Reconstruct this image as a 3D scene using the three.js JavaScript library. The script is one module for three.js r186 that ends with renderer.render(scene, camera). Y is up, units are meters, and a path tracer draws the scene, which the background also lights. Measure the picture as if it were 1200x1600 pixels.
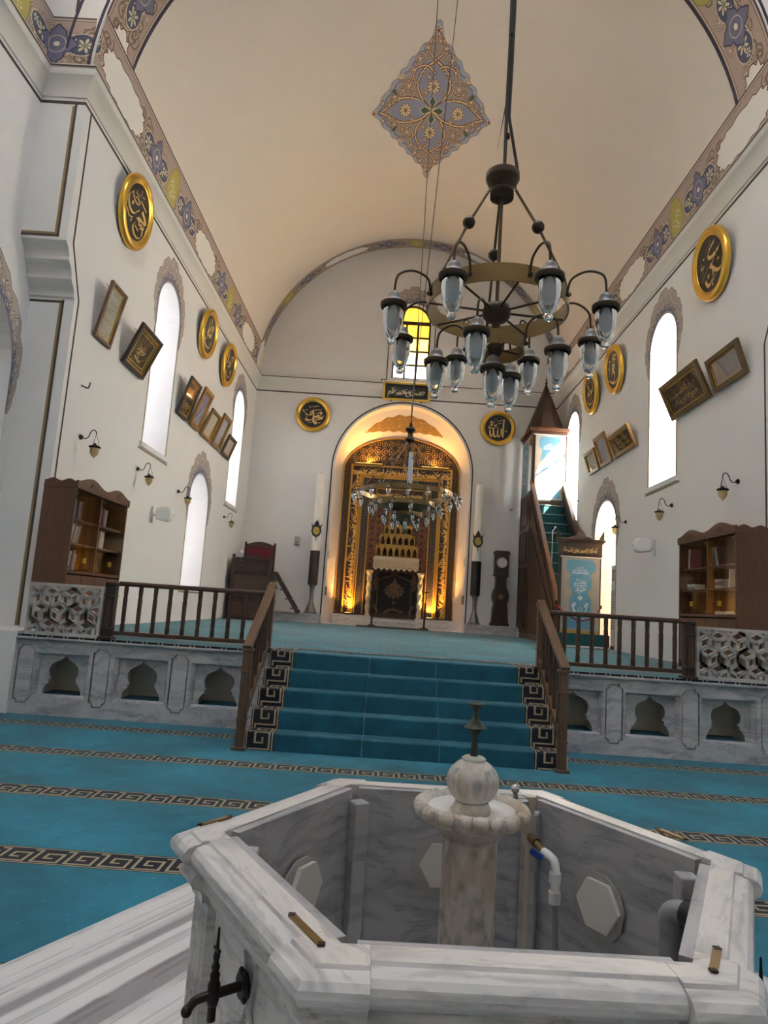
import * as THREE from 'three';
import { mergeGeometries, mergeVertices, toCreasedNormals } from 'three/addons/utils/BufferGeometryUtils.js';
import { RoundedBoxGeometry } from 'three/addons/geometries/RoundedBoxGeometry.js';
import { RectAreaLightUniformsLib } from 'three/addons/lights/RectAreaLightUniformsLib.js';
RectAreaLightUniformsLib.init();

// ------------------------------------------------------------------ camera, sky, sun, exposure
const scene = new THREE.Scene();
const renderer = new THREE.WebGLRenderer({ antialias: true });
renderer.toneMapping = THREE.LinearToneMapping;
renderer.toneMappingExposure = 1.8;
renderer.shadowMap.enabled = true;
renderer.shadowMap.type = THREE.PCFSoftShadowMap;

const camera = new THREE.PerspectiveCamera(2 * Math.atan(800 / 1067) * 180 / Math.PI, 0.75, 0.05, 200);
camera.rotation.order = 'YXZ';
camera.rotation.set(0.13905, 0.01395, 0.067);
camera.position.set(-0.18, 1.47, 0);

{ // even bright sky, a little bluer towards the zenith
  const w = 64, h = 32, d = new Float32Array(w * h * 4);
  for (let j = 0; j < h; j++) for (let i = 0; i < w; i++) {
    const e = Math.max(0, (j + 0.5) / h * 2 - 1), k = (j * w + i) * 4;
    d[k] = 1.02 - 0.3 * e; d[k + 1] = 1.06 - 0.18 * e; d[k + 2] = 1.15 - 0.02 * e; d[k + 3] = 1;
  }
  const t = new THREE.DataTexture(d, w, h, THREE.RGBAFormat, THREE.FloatType);
  t.mapping = THREE.EquirectangularReflectionMapping; t.magFilter = THREE.LinearFilter; t.needsUpdate = true;
  scene.background = t; scene.backgroundIntensity = 10;
}
const sun = new THREE.DirectionalLight(new THREE.Color(1, 0.86, 0.68), 70);
sun.position.set(30, 25, -4.6); sun.target.position.set(4.6, 5, -18.6);
sun.castShadow = true; sun.shadow.mapSize.set(2048, 2048);
Object.assign(sun.shadow.camera, { left: -24, right: 24, top: 24, bottom: -24, near: 1, far: 90 });
scene.add(sun, sun.target);
// ------------------------------------------------------------------ helpers
const PI = Math.PI, V3 = (x, y, z) => new THREE.Vector3(x, y, z);
function rand(seed) { let s = seed >>> 0; return () => { s = (s + 0x6d2b79f5) | 0; let t = Math.imul(s ^ (s >>> 15), 1 | s); t = (t + Math.imul(t ^ (t >>> 7), 61 | t)) ^ t; return ((t ^ (t >>> 14)) >>> 0) / 4294967296; }; }
const taken = {};
const numbered = (n) => { const k = taken[n] = (taken[n] ?? -1) + 1; return k ? n + '_' + String(k).padStart(3, '0') : n; };
function plain(g) { const h = g.index ? g.toNonIndexed() : g; for (const k of Object.keys(h.attributes)) if (!['position', 'normal', 'uv'].includes(k)) h.deleteAttribute(k); if (!h.attributes.uv) h.setAttribute('uv', new THREE.BufferAttribute(new Float32Array(h.attributes.position.count * 2), 2)); h.clearGroups(); return h; }
const join = (list) => { list = list.flat(9); return list.length === 1 ? plain(list[0]) : mergeGeometries(list.map(plain)); };
function boxUv(g) { // uv in metres from the dominant axis of each face
  const p = g.attributes.position, n = g.attributes.normal, uv = g.attributes.uv;
  for (let i = 0; i < p.count; i += 3) {
    let ax = 0, ay = 0, az = 0;
    for (let k = 0; k < 3; k++) { ax += n.getX(i + k); ay += n.getY(i + k); az += n.getZ(i + k); }
    ax = Math.abs(ax); ay = Math.abs(ay); az = Math.abs(az);
    for (let k = 0; k < 3; k++) {
      const x = p.getX(i + k), y = p.getY(i + k), z = p.getZ(i + k);
      if (ay >= ax && ay >= az) uv.setXY(i + k, x, z); else if (ax >= az) uv.setXY(i + k, z, y); else uv.setXY(i + k, x, y);
    }
  }
  return g;
}
function mesh(name, geos, mat, parent = scene, keepUv = false) {
  let g = join(Array.isArray(geos) ? geos : [geos]);
  if (!keepUv && mat.map && !mat.userData.ownUv) boxUv(g);
  const m = new THREE.Mesh(g, mat);
  m.name = parent === scene ? numbered(name) : name; m.castShadow = m.receiveShadow = true;
  parent.add(m); return m;
}
const tag = (o, label, category, group) => { o.userData.label = label; o.userData.category = category; if (group) o.userData.group = group; return o; };
function thing(name, label, category, [x, y, z] = [0, 0, 0], turn = 0, group) {
  const o = new THREE.Group(); o.name = numbered(name); scene.add(o); o.position.set(x, y, z); o.rotation.y = turn;
  return tag(o, label, category, group);
}
const struct = (name, geos, mat, parent = scene, keepUv) => { const m = mesh(name, geos, mat, parent, keepUv); if (parent === scene) { m.name = name; m.userData.kind = 'structure'; } return m; };
function copyOf(o, label, [x, y, z], turn = 0, group) {
  const c = o.clone(); c.name = numbered(o.name.replace(/_\d{3}$/, '')); scene.add(c); c.position.set(x, y, z); c.rotation.y = turn;
  c.userData = { ...o.userData }; c.userData.label = label; if (group) c.userData.group = group; return c;
}
const box = (w, h, d, x = 0, y = 0, z = 0) => new THREE.BoxGeometry(w, h, d).translate(x, y, z);
const rbox = (w, h, d, x = 0, y = 0, z = 0, r = 0.01, s = 2) => new RoundedBoxGeometry(w, h, d, s, Math.min(r, w / 2.01, h / 2.01, d / 2.01)).translate(x, y, z);
const span = (x0, x1, y0, y1, z0, z1) => box(Math.abs(x1 - x0), Math.abs(y1 - y0), Math.abs(z1 - z0), (x0 + x1) / 2, (y0 + y1) / 2, (z0 + z1) / 2);
const cyl = (rt, rb, h, x = 0, y = 0, z = 0, s = 16) => new THREE.CylinderGeometry(rt, rb, h, s).translate(x, y, z);
const ball = (r, x = 0, y = 0, z = 0, s = 14) => new THREE.SphereGeometry(r, s, Math.max(6, s * 0.7 | 0)).translate(x, y, z);
const lathe = (pts, s = 24) => new THREE.LatheGeometry(pts.map(([r, y]) => new THREE.Vector2(r, y)), s);
const tube = (pts, r, n = 24, s = 8, closed = false) => new THREE.TubeGeometry(new THREE.CatmullRomCurve3(pts.map((p) => V3(...p)), closed, 'centripetal'), n, r, s, closed);
function rod(a, b, r, s = 8) { const A = V3(...a), B = V3(...b), d = B.clone().sub(A), l = d.length(); return new THREE.CylinderGeometry(r, r, l, s).applyQuaternion(new THREE.Quaternion().setFromUnitVectors(V3(0, 1, 0), d.normalize())).translate((a[0] + b[0]) / 2, (a[1] + b[1]) / 2, (a[2] + b[2]) / 2); }
function bar(a, b, w, h) { // rectangular bar between two points, w across, h high
  const A = V3(...a), B = V3(...b), d = B.clone().sub(A), l = d.length(), g = new THREE.BoxGeometry(w, h, l), m = new THREE.Matrix4().lookAt(A, B, V3(0, 1, 0));
  return g.applyMatrix4(m).translate((a[0] + b[0]) / 2, (a[1] + b[1]) / 2, (a[2] + b[2]) / 2);
}
const poly = (pts) => new THREE.Shape(pts.map(([x, y]) => new THREE.Vector2(x, y)));
const extr = (shape, depth, bevel = 0, curve = 12) => new THREE.ExtrudeGeometry(shape, { depth: depth - 2 * bevel, bevelEnabled: bevel > 0, bevelThickness: bevel, bevelSize: bevel, bevelOffset: -bevel, bevelSegments: 2, curveSegments: curve }).translate(0, 0, bevel);
function archPath(P, x0, x1, y0, ys, n = 24, rise) { // opening with a round head, spring line ys
  const c = (x0 + x1) / 2, r = (x1 - x0) / 2, h = rise ?? r; P.moveTo(x0, y0); P.lineTo(x1, y0); P.lineTo(x1, ys);
  for (let i = 1; i <= n; i++) { const a = PI * i / n; P.lineTo(c + r * Math.cos(a), ys + h * Math.sin(a)); }
  P.lineTo(x0, y0); return P;
}
function ogeePath(P, c, w, y0, h) { // lobed pointed opening of the shoe niches
  const pts = [[-.5, 0], [.5, 0], [.5, .1], [.48, .19], [.42, .27], [.35, .32], [.38, .37], [.31, .41], [.36, .47], [.39, .56], [.385, .66], [.34, .75], [.26, .81], [.16, .85], [.08, .89], [.03, .94], [0, 1]];
  P.moveTo(c - .5 * w, y0); pts.slice(1).forEach(([x, y]) => P.lineTo(c + x * w, y0 + y * h));
  for (let i = pts.length - 2; i >= 2; i--) P.lineTo(c - pts[i][0] * w, y0 + pts[i][1] * h);
  P.lineTo(c - .5 * w, y0); return P;
}
// loft: rows of equally long point lists -> smooth or creased surface with uv
function loft(rows, uvs, closed = false, crease = 0.6) {
  const n = rows[0].length, pos = [], uv = [];
  for (let j = 0; j < rows.length - 1; j++) for (let i = 0; i < n - (closed ? 0 : 1); i++) {
    const k = (i + 1) % n, A = rows[j][i], B = rows[j][k], C = rows[j + 1][k], D = rows[j + 1][i];
    pos.push(...A, ...B, ...C, ...A, ...C, ...D);
    const u = (jj, ii) => uvs ? uvs(jj, ii) : [ii / (n - 1), jj / (rows.length - 1)];
    uv.push(...u(j, i), ...u(j, i + 1), ...u(j + 1, i + 1), ...u(j, i), ...u(j + 1, i + 1), ...u(j + 1, i));
  }
  const g = new THREE.BufferGeometry();
  g.setAttribute('position', new THREE.Float32BufferAttribute(pos, 3)); g.setAttribute('uv', new THREE.Float32BufferAttribute(uv, 2));
  g.computeVertexNormals();
  return crease > 0 ? toCreasedNormals(g, crease) : g;
}

// ------------------------------------------------------------------ textures
const lerp = (a, b, t) => a + (b - a) * t, clamp01 = (x) => Math.min(1, Math.max(0, x));
function noiseGrid(seed, n) { const r = rand(seed), g = new Float32Array(n * n).map(() => r()); return (x, y) => { x = ((x % n) + n) % n; y = ((y % n) + n) % n; const i = x | 0, j = y | 0, fx = x - i, fy = y - j, s = fx * fx * (3 - 2 * fx), t = fy * fy * (3 - 2 * fy), i1 = (i + 1) % n, j1 = (j + 1) % n; return lerp(lerp(g[j * n + i], g[j * n + i1], s), lerp(g[j1 * n + i], g[j1 * n + i1], s), t); }; }
function fbm(seed) { const L = [[8, .5], [16, .25], [32, .14], [64, .07], [128, .04]].map(([n, a], k) => [noiseGrid(seed + k * 71, n), n, a]); return (u, v, fx = 1, fy = 1) => { let s = 0; for (const [f, n, a] of L) s += a * f(u * n * fx, v * n * fy); return s; }; }
function dataTex(w, h, f, srgb = true, rx = 1, ry = 1) {
  const d = new Uint8Array(w * h * 4);
  for (let j = 0; j < h; j++) for (let i = 0; i < w; i++) { const c = f((i + .5) / w, (j + .5) / h), k = (j * w + i) * 4; d[k] = c[0]; d[k + 1] = c[1]; d[k + 2] = c[2]; d[k + 3] = 255; }
  const t = new THREE.DataTexture(d, w, h); t.wrapS = t.wrapT = THREE.RepeatWrapping; t.magFilter = THREE.LinearFilter; t.minFilter = THREE.LinearMipmapLinearFilter; t.generateMipmaps = true;
  if (srgb) t.colorSpace = THREE.SRGBColorSpace; t.repeat.set(rx, ry); t.needsUpdate = true; return t;
}
function canvasTex(w, h, draw, { rx = 1, ry = 1, wrap = true, srgb = true } = {}) {
  const c = document.createElement('canvas'); c.width = w; c.height = h; const x = c.getContext('2d'); draw(x, w, h);
  const t = new THREE.CanvasTexture(c); if (srgb) t.colorSpace = THREE.SRGBColorSpace; if (wrap) t.wrapS = t.wrapT = THREE.RepeatWrapping; t.repeat.set(rx, ry); return t;
}
const mix3 = (a, b, t) => [lerp(a[0], b[0], t), lerp(a[1], b[1], t), lerp(a[2], b[2], t)];
const std = (o) => { const u = o.ownUv; delete o.ownUv; const m = new THREE.MeshStandardMaterial(o); if (u) m.userData.ownUv = true; return m; };
const phys = (o) => { const u = o.ownUv; delete o.ownUv; const m = new THREE.MeshPhysicalMaterial(o); if (u) m.userData.ownUv = true; return m; };
// ------------------------------------------------------------------ shell dimensions (metres)
const W = 4.63, ZF = -8.24, ZB = -20.3, PLAT = 0.9, ZP = -7.95, YC = 8.2, NB = 5.23, WT = 0.6;
const plasterTex = (() => { const f = fbm(11); return dataTex(512, 512, (u, v) => { const k = 226 + 5 * (f(u, v) - .5); return [k, k * .985, k * .965]; }, true, .35, .35); })();
const M = {};
M.wall = std({ map: plasterTex, roughness: .92 });
M.vault = std({ map: (() => { const f = fbm(17); return dataTex(512, 512, (u, v) => { const k = (f(u, v) - .5) * 5; return [220 + k, 210 + k, 198 + k]; }, true, .25, .25); })(), roughness: .95 });
M.line = std({ color: '#4a3f38', roughness: .9 });
M.goldline = std({ color: '#8d7a52', roughness: .8 });
M.cornice = std({ color: '#d9d5cd', roughness: .85 });
M.ground = std({ color: '#b9b1a2', roughness: .95 });
M.frost = phys({ color: '#f4f4f0', roughness: 1, transmission: 1, thickness: 0, specularIntensity: .3, side: THREE.DoubleSide });
M.clear = phys({ color: '#ffffff', roughness: 0, transmission: 1, thickness: 0, side: THREE.DoubleSide });
M.wframe = std({ color: '#e7e3da', roughness: .6 });

// side walls of the prayer hall, with their openings
const WINS = [[-12.2, 1.2, 4.05, 6.62, 'up'], [-18.4, 1.2, 3.98, 6.55, 'up'], [-15.4, 1.5, 1.55, 3.5, 'low']];
function sideWall(s) {
  const sh = poly([[ZB - .6, 0], [-8.8, 0], [-8.8, YC + .2], [ZB - .6, YC + .2]]);
  for (const [zc, w, y0, ys, kind] of WINS) { const P = new THREE.Path(); archPath(P, zc - w / 2, zc + w / 2, s > 0 && kind === 'low' ? PLAT : y0, ys, 20, kind === 'low' ? .7 : undefined); sh.holes.push(P); }
  const g = extr(sh, WT).rotateY(-PI / 2).translate(s < 0 ? -W : W + WT, 0, 0);
  return struct(s < 0 ? 'wall_left' : 'wall_right', g, M.wall);
}
const wallL = sideWall(-1), wallR = sideWall(1);
let wn = 0;
for (const s of [-1, 1]) for (const [zc, w, y0, ys, kind] of WINS) {
  if (kind === 'low' && s > 0) continue;
  const X = s * (W + WT - .04), o = new THREE.Group(); o.name = 'window_' + (++wn); o.userData.kind = 'structure'; scene.add(o);
  const F = new THREE.Shape(); archPath(F, zc - w / 2, zc + w / 2, y0, ys, 20, kind === 'low' ? .7 : undefined);
  const I = new THREE.Path(); archPath(I, zc - w / 2 + .05, zc + w / 2 - .05, y0 + .05, ys, 20, (kind === 'low' ? .7 : w / 2) - .05); F.holes.push(I);
  mesh('frame', [extr(F, .06).rotateY(-PI / 2).translate(X + .03, 0, 0), span(X - .02, X + .02, y0, ys + .4, zc - .015, zc + .015), span(X - .02, X + .02, ys - .02, ys + .02, zc - w / 2, zc + w / 2)], M.wframe, o);
  const G = new THREE.Shape(); archPath(G, zc - w / 2, zc + w / 2, y0, ys, 20, kind === 'low' ? .7 : undefined);
  mesh('pane', new THREE.ShapeGeometry(G).rotateY(-PI / 2).translate(X + s * .03, 0, 0), s > 0 && zc < -18 ? M.clear : M.frost, o);
  if (kind === 'up') mesh('sill', rbox(.06, .1, w + .26, s * (W - .005), y0 - .05, zc, .01), M.wall, o);
}
// back wall with the arched recess of the mihrab and the amber window above it
const NI = { hw: 2.05, spring: 5.6, rise: 2.05, hw2: 1.86, spring2: 5.75, rise2: 1.12, z2: -21.3 };
{
  const sh = poly([[-W - WT, 0], [W + WT, 0], [W + WT, 14.2], [-W - WT, 14.2]]);
  const P = new THREE.Path(); archPath(P, -NI.hw, NI.hw, PLAT, NI.spring, 32); sh.holes.push(P);
  const Q = new THREE.Path(); archPath(Q, -.52, .62, 8.5, 10.35, 20); sh.holes.push(Q);
  struct('wall_back', extr(sh, .5).translate(0, 0, ZB - .5), M.wall);
  // splayed reveal of the recess
  const ring = (hw, sp, rise, z) => { const r = []; r.push([-hw, PLAT, z], [-hw, sp, z]); for (let i = 1; i < 32; i++) { const a = PI - PI * i / 32; r.push([hw * Math.cos(a), sp + rise * Math.sin(a), z]); } r.push([hw, sp, z], [hw, PLAT, z]); return r; };
  struct('trim_1', loft([ring(NI.hw, NI.spring, NI.rise, ZB + .0), ring(NI.hw - .02, NI.spring, NI.rise - .02, ZB - .35), ring(NI.hw2, NI.spring2, NI.rise2, NI.z2)], null, false, .5), M.wall);
  struct('wall_mihrab', span(-2.6, 2.6, 0, 8, NI.z2 - .35, NI.z2 - .02), M.wall);
}
// barrel vault
{
  const arc = (R, z, n = 40) => { const r = []; for (let i = 0; i <= n; i++) { const a = PI * i / n; r.push([R * Math.cos(a), YC + R * Math.sin(a), z]); } return r; };
  const sh = new THREE.Shape(); for (let i = 0; i <= 48; i++) { const a = PI * i / 48; sh[i ? 'lineTo' : 'moveTo']((W + .5) * Math.cos(a), YC + (W + .5) * Math.sin(a)); }
  for (let i = 48; i >= 0; i--) { const a = PI * i / 48; sh.lineTo(W * Math.cos(a), YC + W * Math.sin(a)); }
  struct('ceiling_vault', toCreasedNormals(plain(extr(sh, ZF - ZB + .3)).translate(0, 0, ZB - .5), .4), M.vault);
}
// piers and spandrel wall between the domed bay and the hall
for (const s of [-1, 1]) {
  const g = [span(s * W, s * NB, 5.92, YC + .2, -8.8, ZF), span(s * W, s * NB, 0, 5.92, -8.8, -8.65)];
  struct(s < 0 ? 'wall_pier_left' : 'wall_pier_right', g, M.wall);
  struct(s < 0 ? 'wall_plinth_left' : 'wall_plinth_right', rbox(NB - 4.4, .93, .75, s * (NB + 4.4) / 2, .465, -8.3, .01), M.wall);
}
{
  const a0 = Math.asin(.2 / W), sh = poly([[-NB - .6, YC + .2]]); for (let i = 0; i <= 48; i++) { const a = PI - a0 - (PI - 2 * a0) * i / 48; sh.lineTo(W * Math.cos(a), YC + W * Math.sin(a)); }
  [[NB + .6, YC + .2], [NB + .6, 15], [-NB - .6, 15]].forEach(([x, y]) => sh.lineTo(x, y));
  struct('wall_front', extr(sh, .4, 0, 8).translate(0, 0, ZF - .4), M.wall);
}
// domed bay around the fountain: side walls, wall behind, ceiling with a round lantern opening
for (const s of [-1, 1]) {
  const sh = poly([[-8.66, 0], [5.6, 0], [5.6, 15], [-8.24, 15], [-8.24, 5.96], [-8.66, 5.96]]);
  if (s < 0) { const P = new THREE.Path(); archPath(P, -8.45, -6.25, .95, 4.1, 20); sh.holes.push(P); }
  struct(s < 0 ? 'wall_bay_left' : 'wall_bay_right', extr(sh, WT).rotateY(-PI / 2).translate(s < 0 ? -NB : NB + WT, 0, 0), M.wall);
}
{
  const sh = poly([[-NB - .6, 0], [NB + .6, 0], [NB + .6, 15], [-NB - .6, 15]]);
  struct('wall_entrance', extr(sh, WT).translate(0, 0, 5.2), M.wall);
  const c = poly([[-NB - .6, -5.8], [NB + .6, -5.8], [NB + .6, 8.7], [-NB - .6, 8.7]]); const H = new THREE.Path(); H.absarc(0, 1.95, 1.95, 0, 2 * PI); c.holes.push(H);
  struct('ceiling', extr(c, .4, 0, 40).rotateX(-PI / 2).translate(0, 14.6, 0), M.wall);
  struct('ceiling_lantern', lathe([[1.95, 14.6], [1.95, 15.8], [2.1, 15.8], [2.1, 14.9]], 40).translate(0, 0, -1.95), M.wall);
}
struct('floor', span(-NB - .6, NB + .6, -.3, 0, ZB - 2, 5.8), M.ground);
struct('ground_outside', span(-60, 60, -.6, -.31, -60, 60), M.ground);
struct('building_outside', [span(-16, -9.5, -.3, 12, -34, 4), extr(poly([[-16.5, 12], [-9, 12], [-12.75, 13.8]]), 39).translate(0, 0, -34.5)], std({ color: '#85848e', roughness: .95 }));
// ------------------------------------------------------------------ ornament and lettering
function smooth(pts, n = 10, closed = false) { return new THREE.CatmullRomCurve3(pts.map(([x, y]) => V3(x, y, 0)), closed, 'centripetal').getPoints((pts.length - (closed ? 0 : 1)) * n); }
function nib(x, pts, w, ang = -.85) { // broad-pen stroke
  const p = smooth(pts), a = Math.cos(ang) * w / 2, b = Math.sin(ang) * w / 2, t = w * .12;
  x.lineWidth = t; x.lineJoin = 'round';
  for (let i = 0; i < p.length - 1; i++) { x.beginPath(); x.moveTo(p[i].x - a, p[i].y - b); x.lineTo(p[i].x + a, p[i].y + b); x.lineTo(p[i + 1].x + a, p[i + 1].y + b); x.lineTo(p[i + 1].x - a, p[i + 1].y - b); x.closePath(); x.fill(); x.stroke(); }
}
const GL = { // pen paths, baseline 0, upright 1 high, y down
  alif: [[[.06, -1.02], [0, -.9], [-.02, -.45], [.03, .02]]],
  lam: [[[.05, -1.02], [0, -.88], [0, -.2], [-.06, 0], [-.3, .02]]],
  ha: [[[.06, .02], [-.02, -.22], [-.16, -.34], [-.26, -.16], [-.14, .02], [.02, -.02]]],
  mim: [[[.02, -.02], [.1, -.16], [.02, -.26], [-.1, -.16], [-.05, .0], [-.3, .03]]],
  mimf: [[[.06, -.02], [.12, -.18], [0, -.26], [-.08, -.1], [0, .02], [-.1, .12], [-.12, .5]]],
  dal: [[[-.05, -.4], [.1, -.2], [.1, 0], [-.12, .03], [-.3, -.02]]],
  hah: [[[-.28, -.36], [-.14, -.5], [.2, -.38], [-.02, -.22], [-.12, 0], [-.4, .04]]],
  hahf: [[[-.24, -.3], [-.1, -.42], [.22, -.34], [-.1, -.1], [-.22, .22], [0, .48], [.36, .42]]],
  nun: [[[.2, -.3], [.24, 0], [.12, .26], [-.14, .3], [-.34, .06], [-.3, -.1]]],
  sin: [[[.34, -.24], [.3, 0], [.2, -.02], [.18, -.22], [.14, 0], [.04, -.02], [.02, -.22], [-.02, 0], [-.3, .03]]],
  ra: [[[.05, -.26], [.1, -.02], [0, .2], [-.26, .34]]],
  waw: [[[.1, -.05], [.0, -.28], [-.12, -.16], [0, -.04], [.1, -.1], [.06, .16], [-.24, .34]]],
  ya: [[[.24, -.3], [.02, -.36], [0, -.16], [.2, 0], [.1, .26], [-.2, .3], [-.44, .12]]],
  ain: [[[.16, -.42], [-.06, -.5], [-.12, -.34], [.04, -.26], [-.1, -.14], [-.12, 0], [-.34, .03]]],
  kaf: [[[.3, -.86], [-.1, -.62], [.1, -.34], [.12, -.02], [-.3, .02]], [[.36, -1], [.1, -.8]]],
  ba: [[[.3, -.22], [.32, 0], [0, .04], [-.34, .02], [-.4, -.18]]],
  sweep: [[[.6, .05], [.1, .16], [-.5, .06], [-.8, -.14]]],
  fat: [[[.16, -.08], [-.16, .08]]], dot: [[[.02, -.03], [.05, .0], [.02, .03]]],
};
function write(x, list, ox, oy, s, w) { for (const [g, dx, dy = 0, k = 1] of list) for (const st of GL[g]) nib(x, st.map(([a, b]) => [ox + (dx + a * k) * s, oy + (dy + b * k) * s]), w * s * (k < .6 ? .7 : 1)); }
const WORDS = {
  first: [['alif', .62, .1], ['lam', .3, .12, .95], ['lam', .02, .12, .95], ['ha', -.3, .12, 1.1], ['fat', .1, -1.05], ['fat', -.02, -.95, .7], ['mim', -.4, -.72, .5], ['lam', -.55, -.5, .4], ['hah', -.3, -.45, .5], ['ra', -.62, -.2, .5], ['fat', .75, .3, .5]],
  second: [['mim', .5, -.1, 1.3], ['hahf', .1, .15, 1.15], ['mim', -.05, -.15, 1.1], ['dal', -.3, .05, 1.3], ['sweep', 0, .5, .8], ['fat', .1, -.7], ['fat', .35, -.6, .7], ['lam', -.55, -.3, .5], ['ain', -.4, -.35, .5], ['sin', -.7, -.2, .5], ['dot', .65, .3, 1.3]],
  husn: [['hah', .45, -.35, 1.2], ['sin', .1, -.05, 1.2], ['nun', -.3, .2, 1.35], ['dot', -.3, .12, 1.6], ['fat', .1, -.75], ['ra', .55, .35, .9], ['lam', -.55, -.3, .6], ['ain', -.3, -.55, .6], ['dot', .2, .6, 1.5], ['hahf', .45, .1, 1]],
  thmn: [['ain', .5, -.1, 1.2], ['ba', .15, 0, 1], ['mim', -.1, -.05, 1.1], ['alif', -.25, .05, 1], ['nun', -.5, .1, 1.1], ['dot', .15, -.4, 1.6], ['fat', .4, -.7], ['sweep', 0, .6, .8], ['ra', .55, .45, .8], ['lam', .1, -.45, .6]],
  amr: [['ain', .45, -.05, 1.5], ['mim', .05, .1, 1.5], ['ra', -.25, .1, 1.8], ['fat', .2, -.7], ['alif', -.45, -.1, .9], ['sweep', .05, .62, .8], ['waw', .55, .4, .9], ['lam', -.6, 0, .6]],
  ali: [['ain', .45, -.15, 1.4], ['lam', .1, .1, 1.15], ['ya', -.1, .2, 1.5], ['fat', .4, -.75], ['hah', -.5, -.4, .7], ['sweep', .1, .68, .7], ['ra', -.65, -.1, .7]],
  bkr: [['alif', .65, 0], ['ba', .35, -.05, .9], ['waw', .2, .1, 1.1], ['ba', -.02, .05, .8], ['kaf', -.25, 0, 1.1], ['ra', -.5, .1, 1.2], ['sweep', 0, .6, .8], ['fat', .2, -.75]],
  hseyn: [['hah', .5, -.3, 1.2], ['sin', .15, -.1, 1.2], ['ya', -.05, .1, .9], ['nun', -.35, .15, 1.3], ['dot', -.35, .05, 1.6], ['fat', 0, -.8], ['hahf', .4, .2, 1.05], ['lam', -.6, -.25, .6], ['dot', .1, .62, 1.6], ['alif', .1, -.3, .6]],
};
const ALLG = Object.keys(GL).filter((k) => !['fat', 'dot', 'sweep'].includes(k));
function line(x, x0, x1, y, s, w, seed) { const r = rand(seed); let p = x1; while (p > x0 + .2 * s) { const g = ALLG[r() * ALLG.length | 0], k = .75 + .4 * r(); p -= s * (g === 'alif' ? .16 : .3) * k; write(x, [[g, 0, (r() - .5) * .25, k]], p, y, s, w); if (r() < .5) write(x, [[r() < .5 ? 'dot' : 'fat', 0, -.5 - .5 * r(), .9]], p, y, s, w * .8); p -= s * .12; } }
function spiral(x, cx, cy, r, a0, turns, dir, lw, fg, edge) { // vine tendril with leaves
  const path = (w, c) => { x.strokeStyle = c; x.lineWidth = w; x.lineCap = 'round'; x.beginPath(); for (let i = 0; i <= 40; i++) { const t = i / 40, a = a0 + dir * t * turns * 2 * PI, q = r * (1 - .82 * t); x[i ? 'lineTo' : 'moveTo'](cx + q * Math.cos(a), cy + q * Math.sin(a)); } x.stroke(); };
  if (edge) path(lw * 1.9, edge); path(lw, fg);
  for (let i = 1; i < 5; i++) { const t = i / 5.5, a = a0 + dir * t * turns * 2 * PI, q = r * (1 - .82 * t); leaf(x, cx + q * Math.cos(a), cy + q * Math.sin(a), lw * 3.2, a + dir * 2, fg, edge); }
  x.fillStyle = fg; x.beginPath(); x.arc(cx + r * .18 * Math.cos(a0 + dir * turns * 2 * PI), cy + r * .18 * Math.sin(a0 + dir * turns * 2 * PI), lw * 1.3, 0, 7); x.fill();
}
function leaf(x, cx, cy, l, a, fg, edge) { x.save(); x.translate(cx, cy); x.rotate(a); x.beginPath(); x.moveTo(0, 0); x.quadraticCurveTo(l * .5, -l * .45, l, 0); x.quadraticCurveTo(l * .5, l * .3, 0, 0); x.fillStyle = fg; x.fill(); if (edge) { x.strokeStyle = edge; x.lineWidth = l * .08; x.stroke(); } x.restore(); }
function flower(x, cx, cy, r, petals, c1, c2, edge) { for (let i = 0; i < petals; i++) { const a = 2 * PI * i / petals; x.beginPath(); x.ellipse(cx + r * .62 * Math.cos(a), cy + r * .62 * Math.sin(a), r * .42, r * .2, a, 0, 7); x.fillStyle = c1; x.fill(); if (edge) { x.strokeStyle = edge; x.lineWidth = r * .06; x.stroke(); } } x.beginPath(); x.arc(cx, cy, r * .3, 0, 7); x.fillStyle = c2; x.fill(); }
function vines(x, w, h, cell, fg, edge, lw, seed) { const r = rand(seed); let k = 0; for (let j = 0; j < Math.max(1, Math.round(h / cell)); j++) for (let i = 0; i < Math.max(1, Math.round(w / cell)); i++) { const cw = w / Math.max(1, Math.round(w / cell)), ch = h / Math.max(1, Math.round(h / cell)), d = (i + j) % 2 ? 1 : -1; spiral(x, (i + .5) * cw, (j + .5) * ch, Math.min(cw, ch) * .52, d > 0 ? PI * .5 : -PI * .5, 1.5, d, lw, fg, edge); for (let q = 0; q < 3; q++) leaf(x, (i + r()) * cw, (j + r()) * ch, lw * 3.4, r() * 7, fg, edge); k++; } }
function fillTex(x, w, h, c) { x.fillStyle = c; x.fillRect(0, 0, w, h); }
function keyRow(x, x0, y0, w, h, n, black, cream, flip = 1) { // Greek key between two cream lines, running along x
  x.fillStyle = black; x.fillRect(x0, y0, w, h); x.fillStyle = cream; x.fillRect(x0, y0 + h * .03, w, h * .05); x.fillRect(x0, y0 + h * .92, w, h * .05);
  const p = w / n, u = p / 6.6, v = h * .68 / 5; x.strokeStyle = cream; x.lineWidth = h * .072; x.lineJoin = 'miter'; x.lineCap = 'butt';
  for (let i = 0; i < n; i++) { const X = (a) => x0 + i * p + (a + .7) * u, Y = (b) => y0 + h * .84 - b * v; x.beginPath(); [[-.7, 0], [0, 0], [0, 5], [5, 5], [5, 1.4], [1.8, 1.4], [1.8, 3.3], [3.5, 3.3]].forEach(([a, b], k) => x[k ? 'lineTo' : 'moveTo'](X(a), Y(b))); x.stroke(); x.beginPath(); x.moveTo(X(5), Y(0)); x.lineTo(X(6), Y(0)); x.stroke(); }
}
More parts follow.
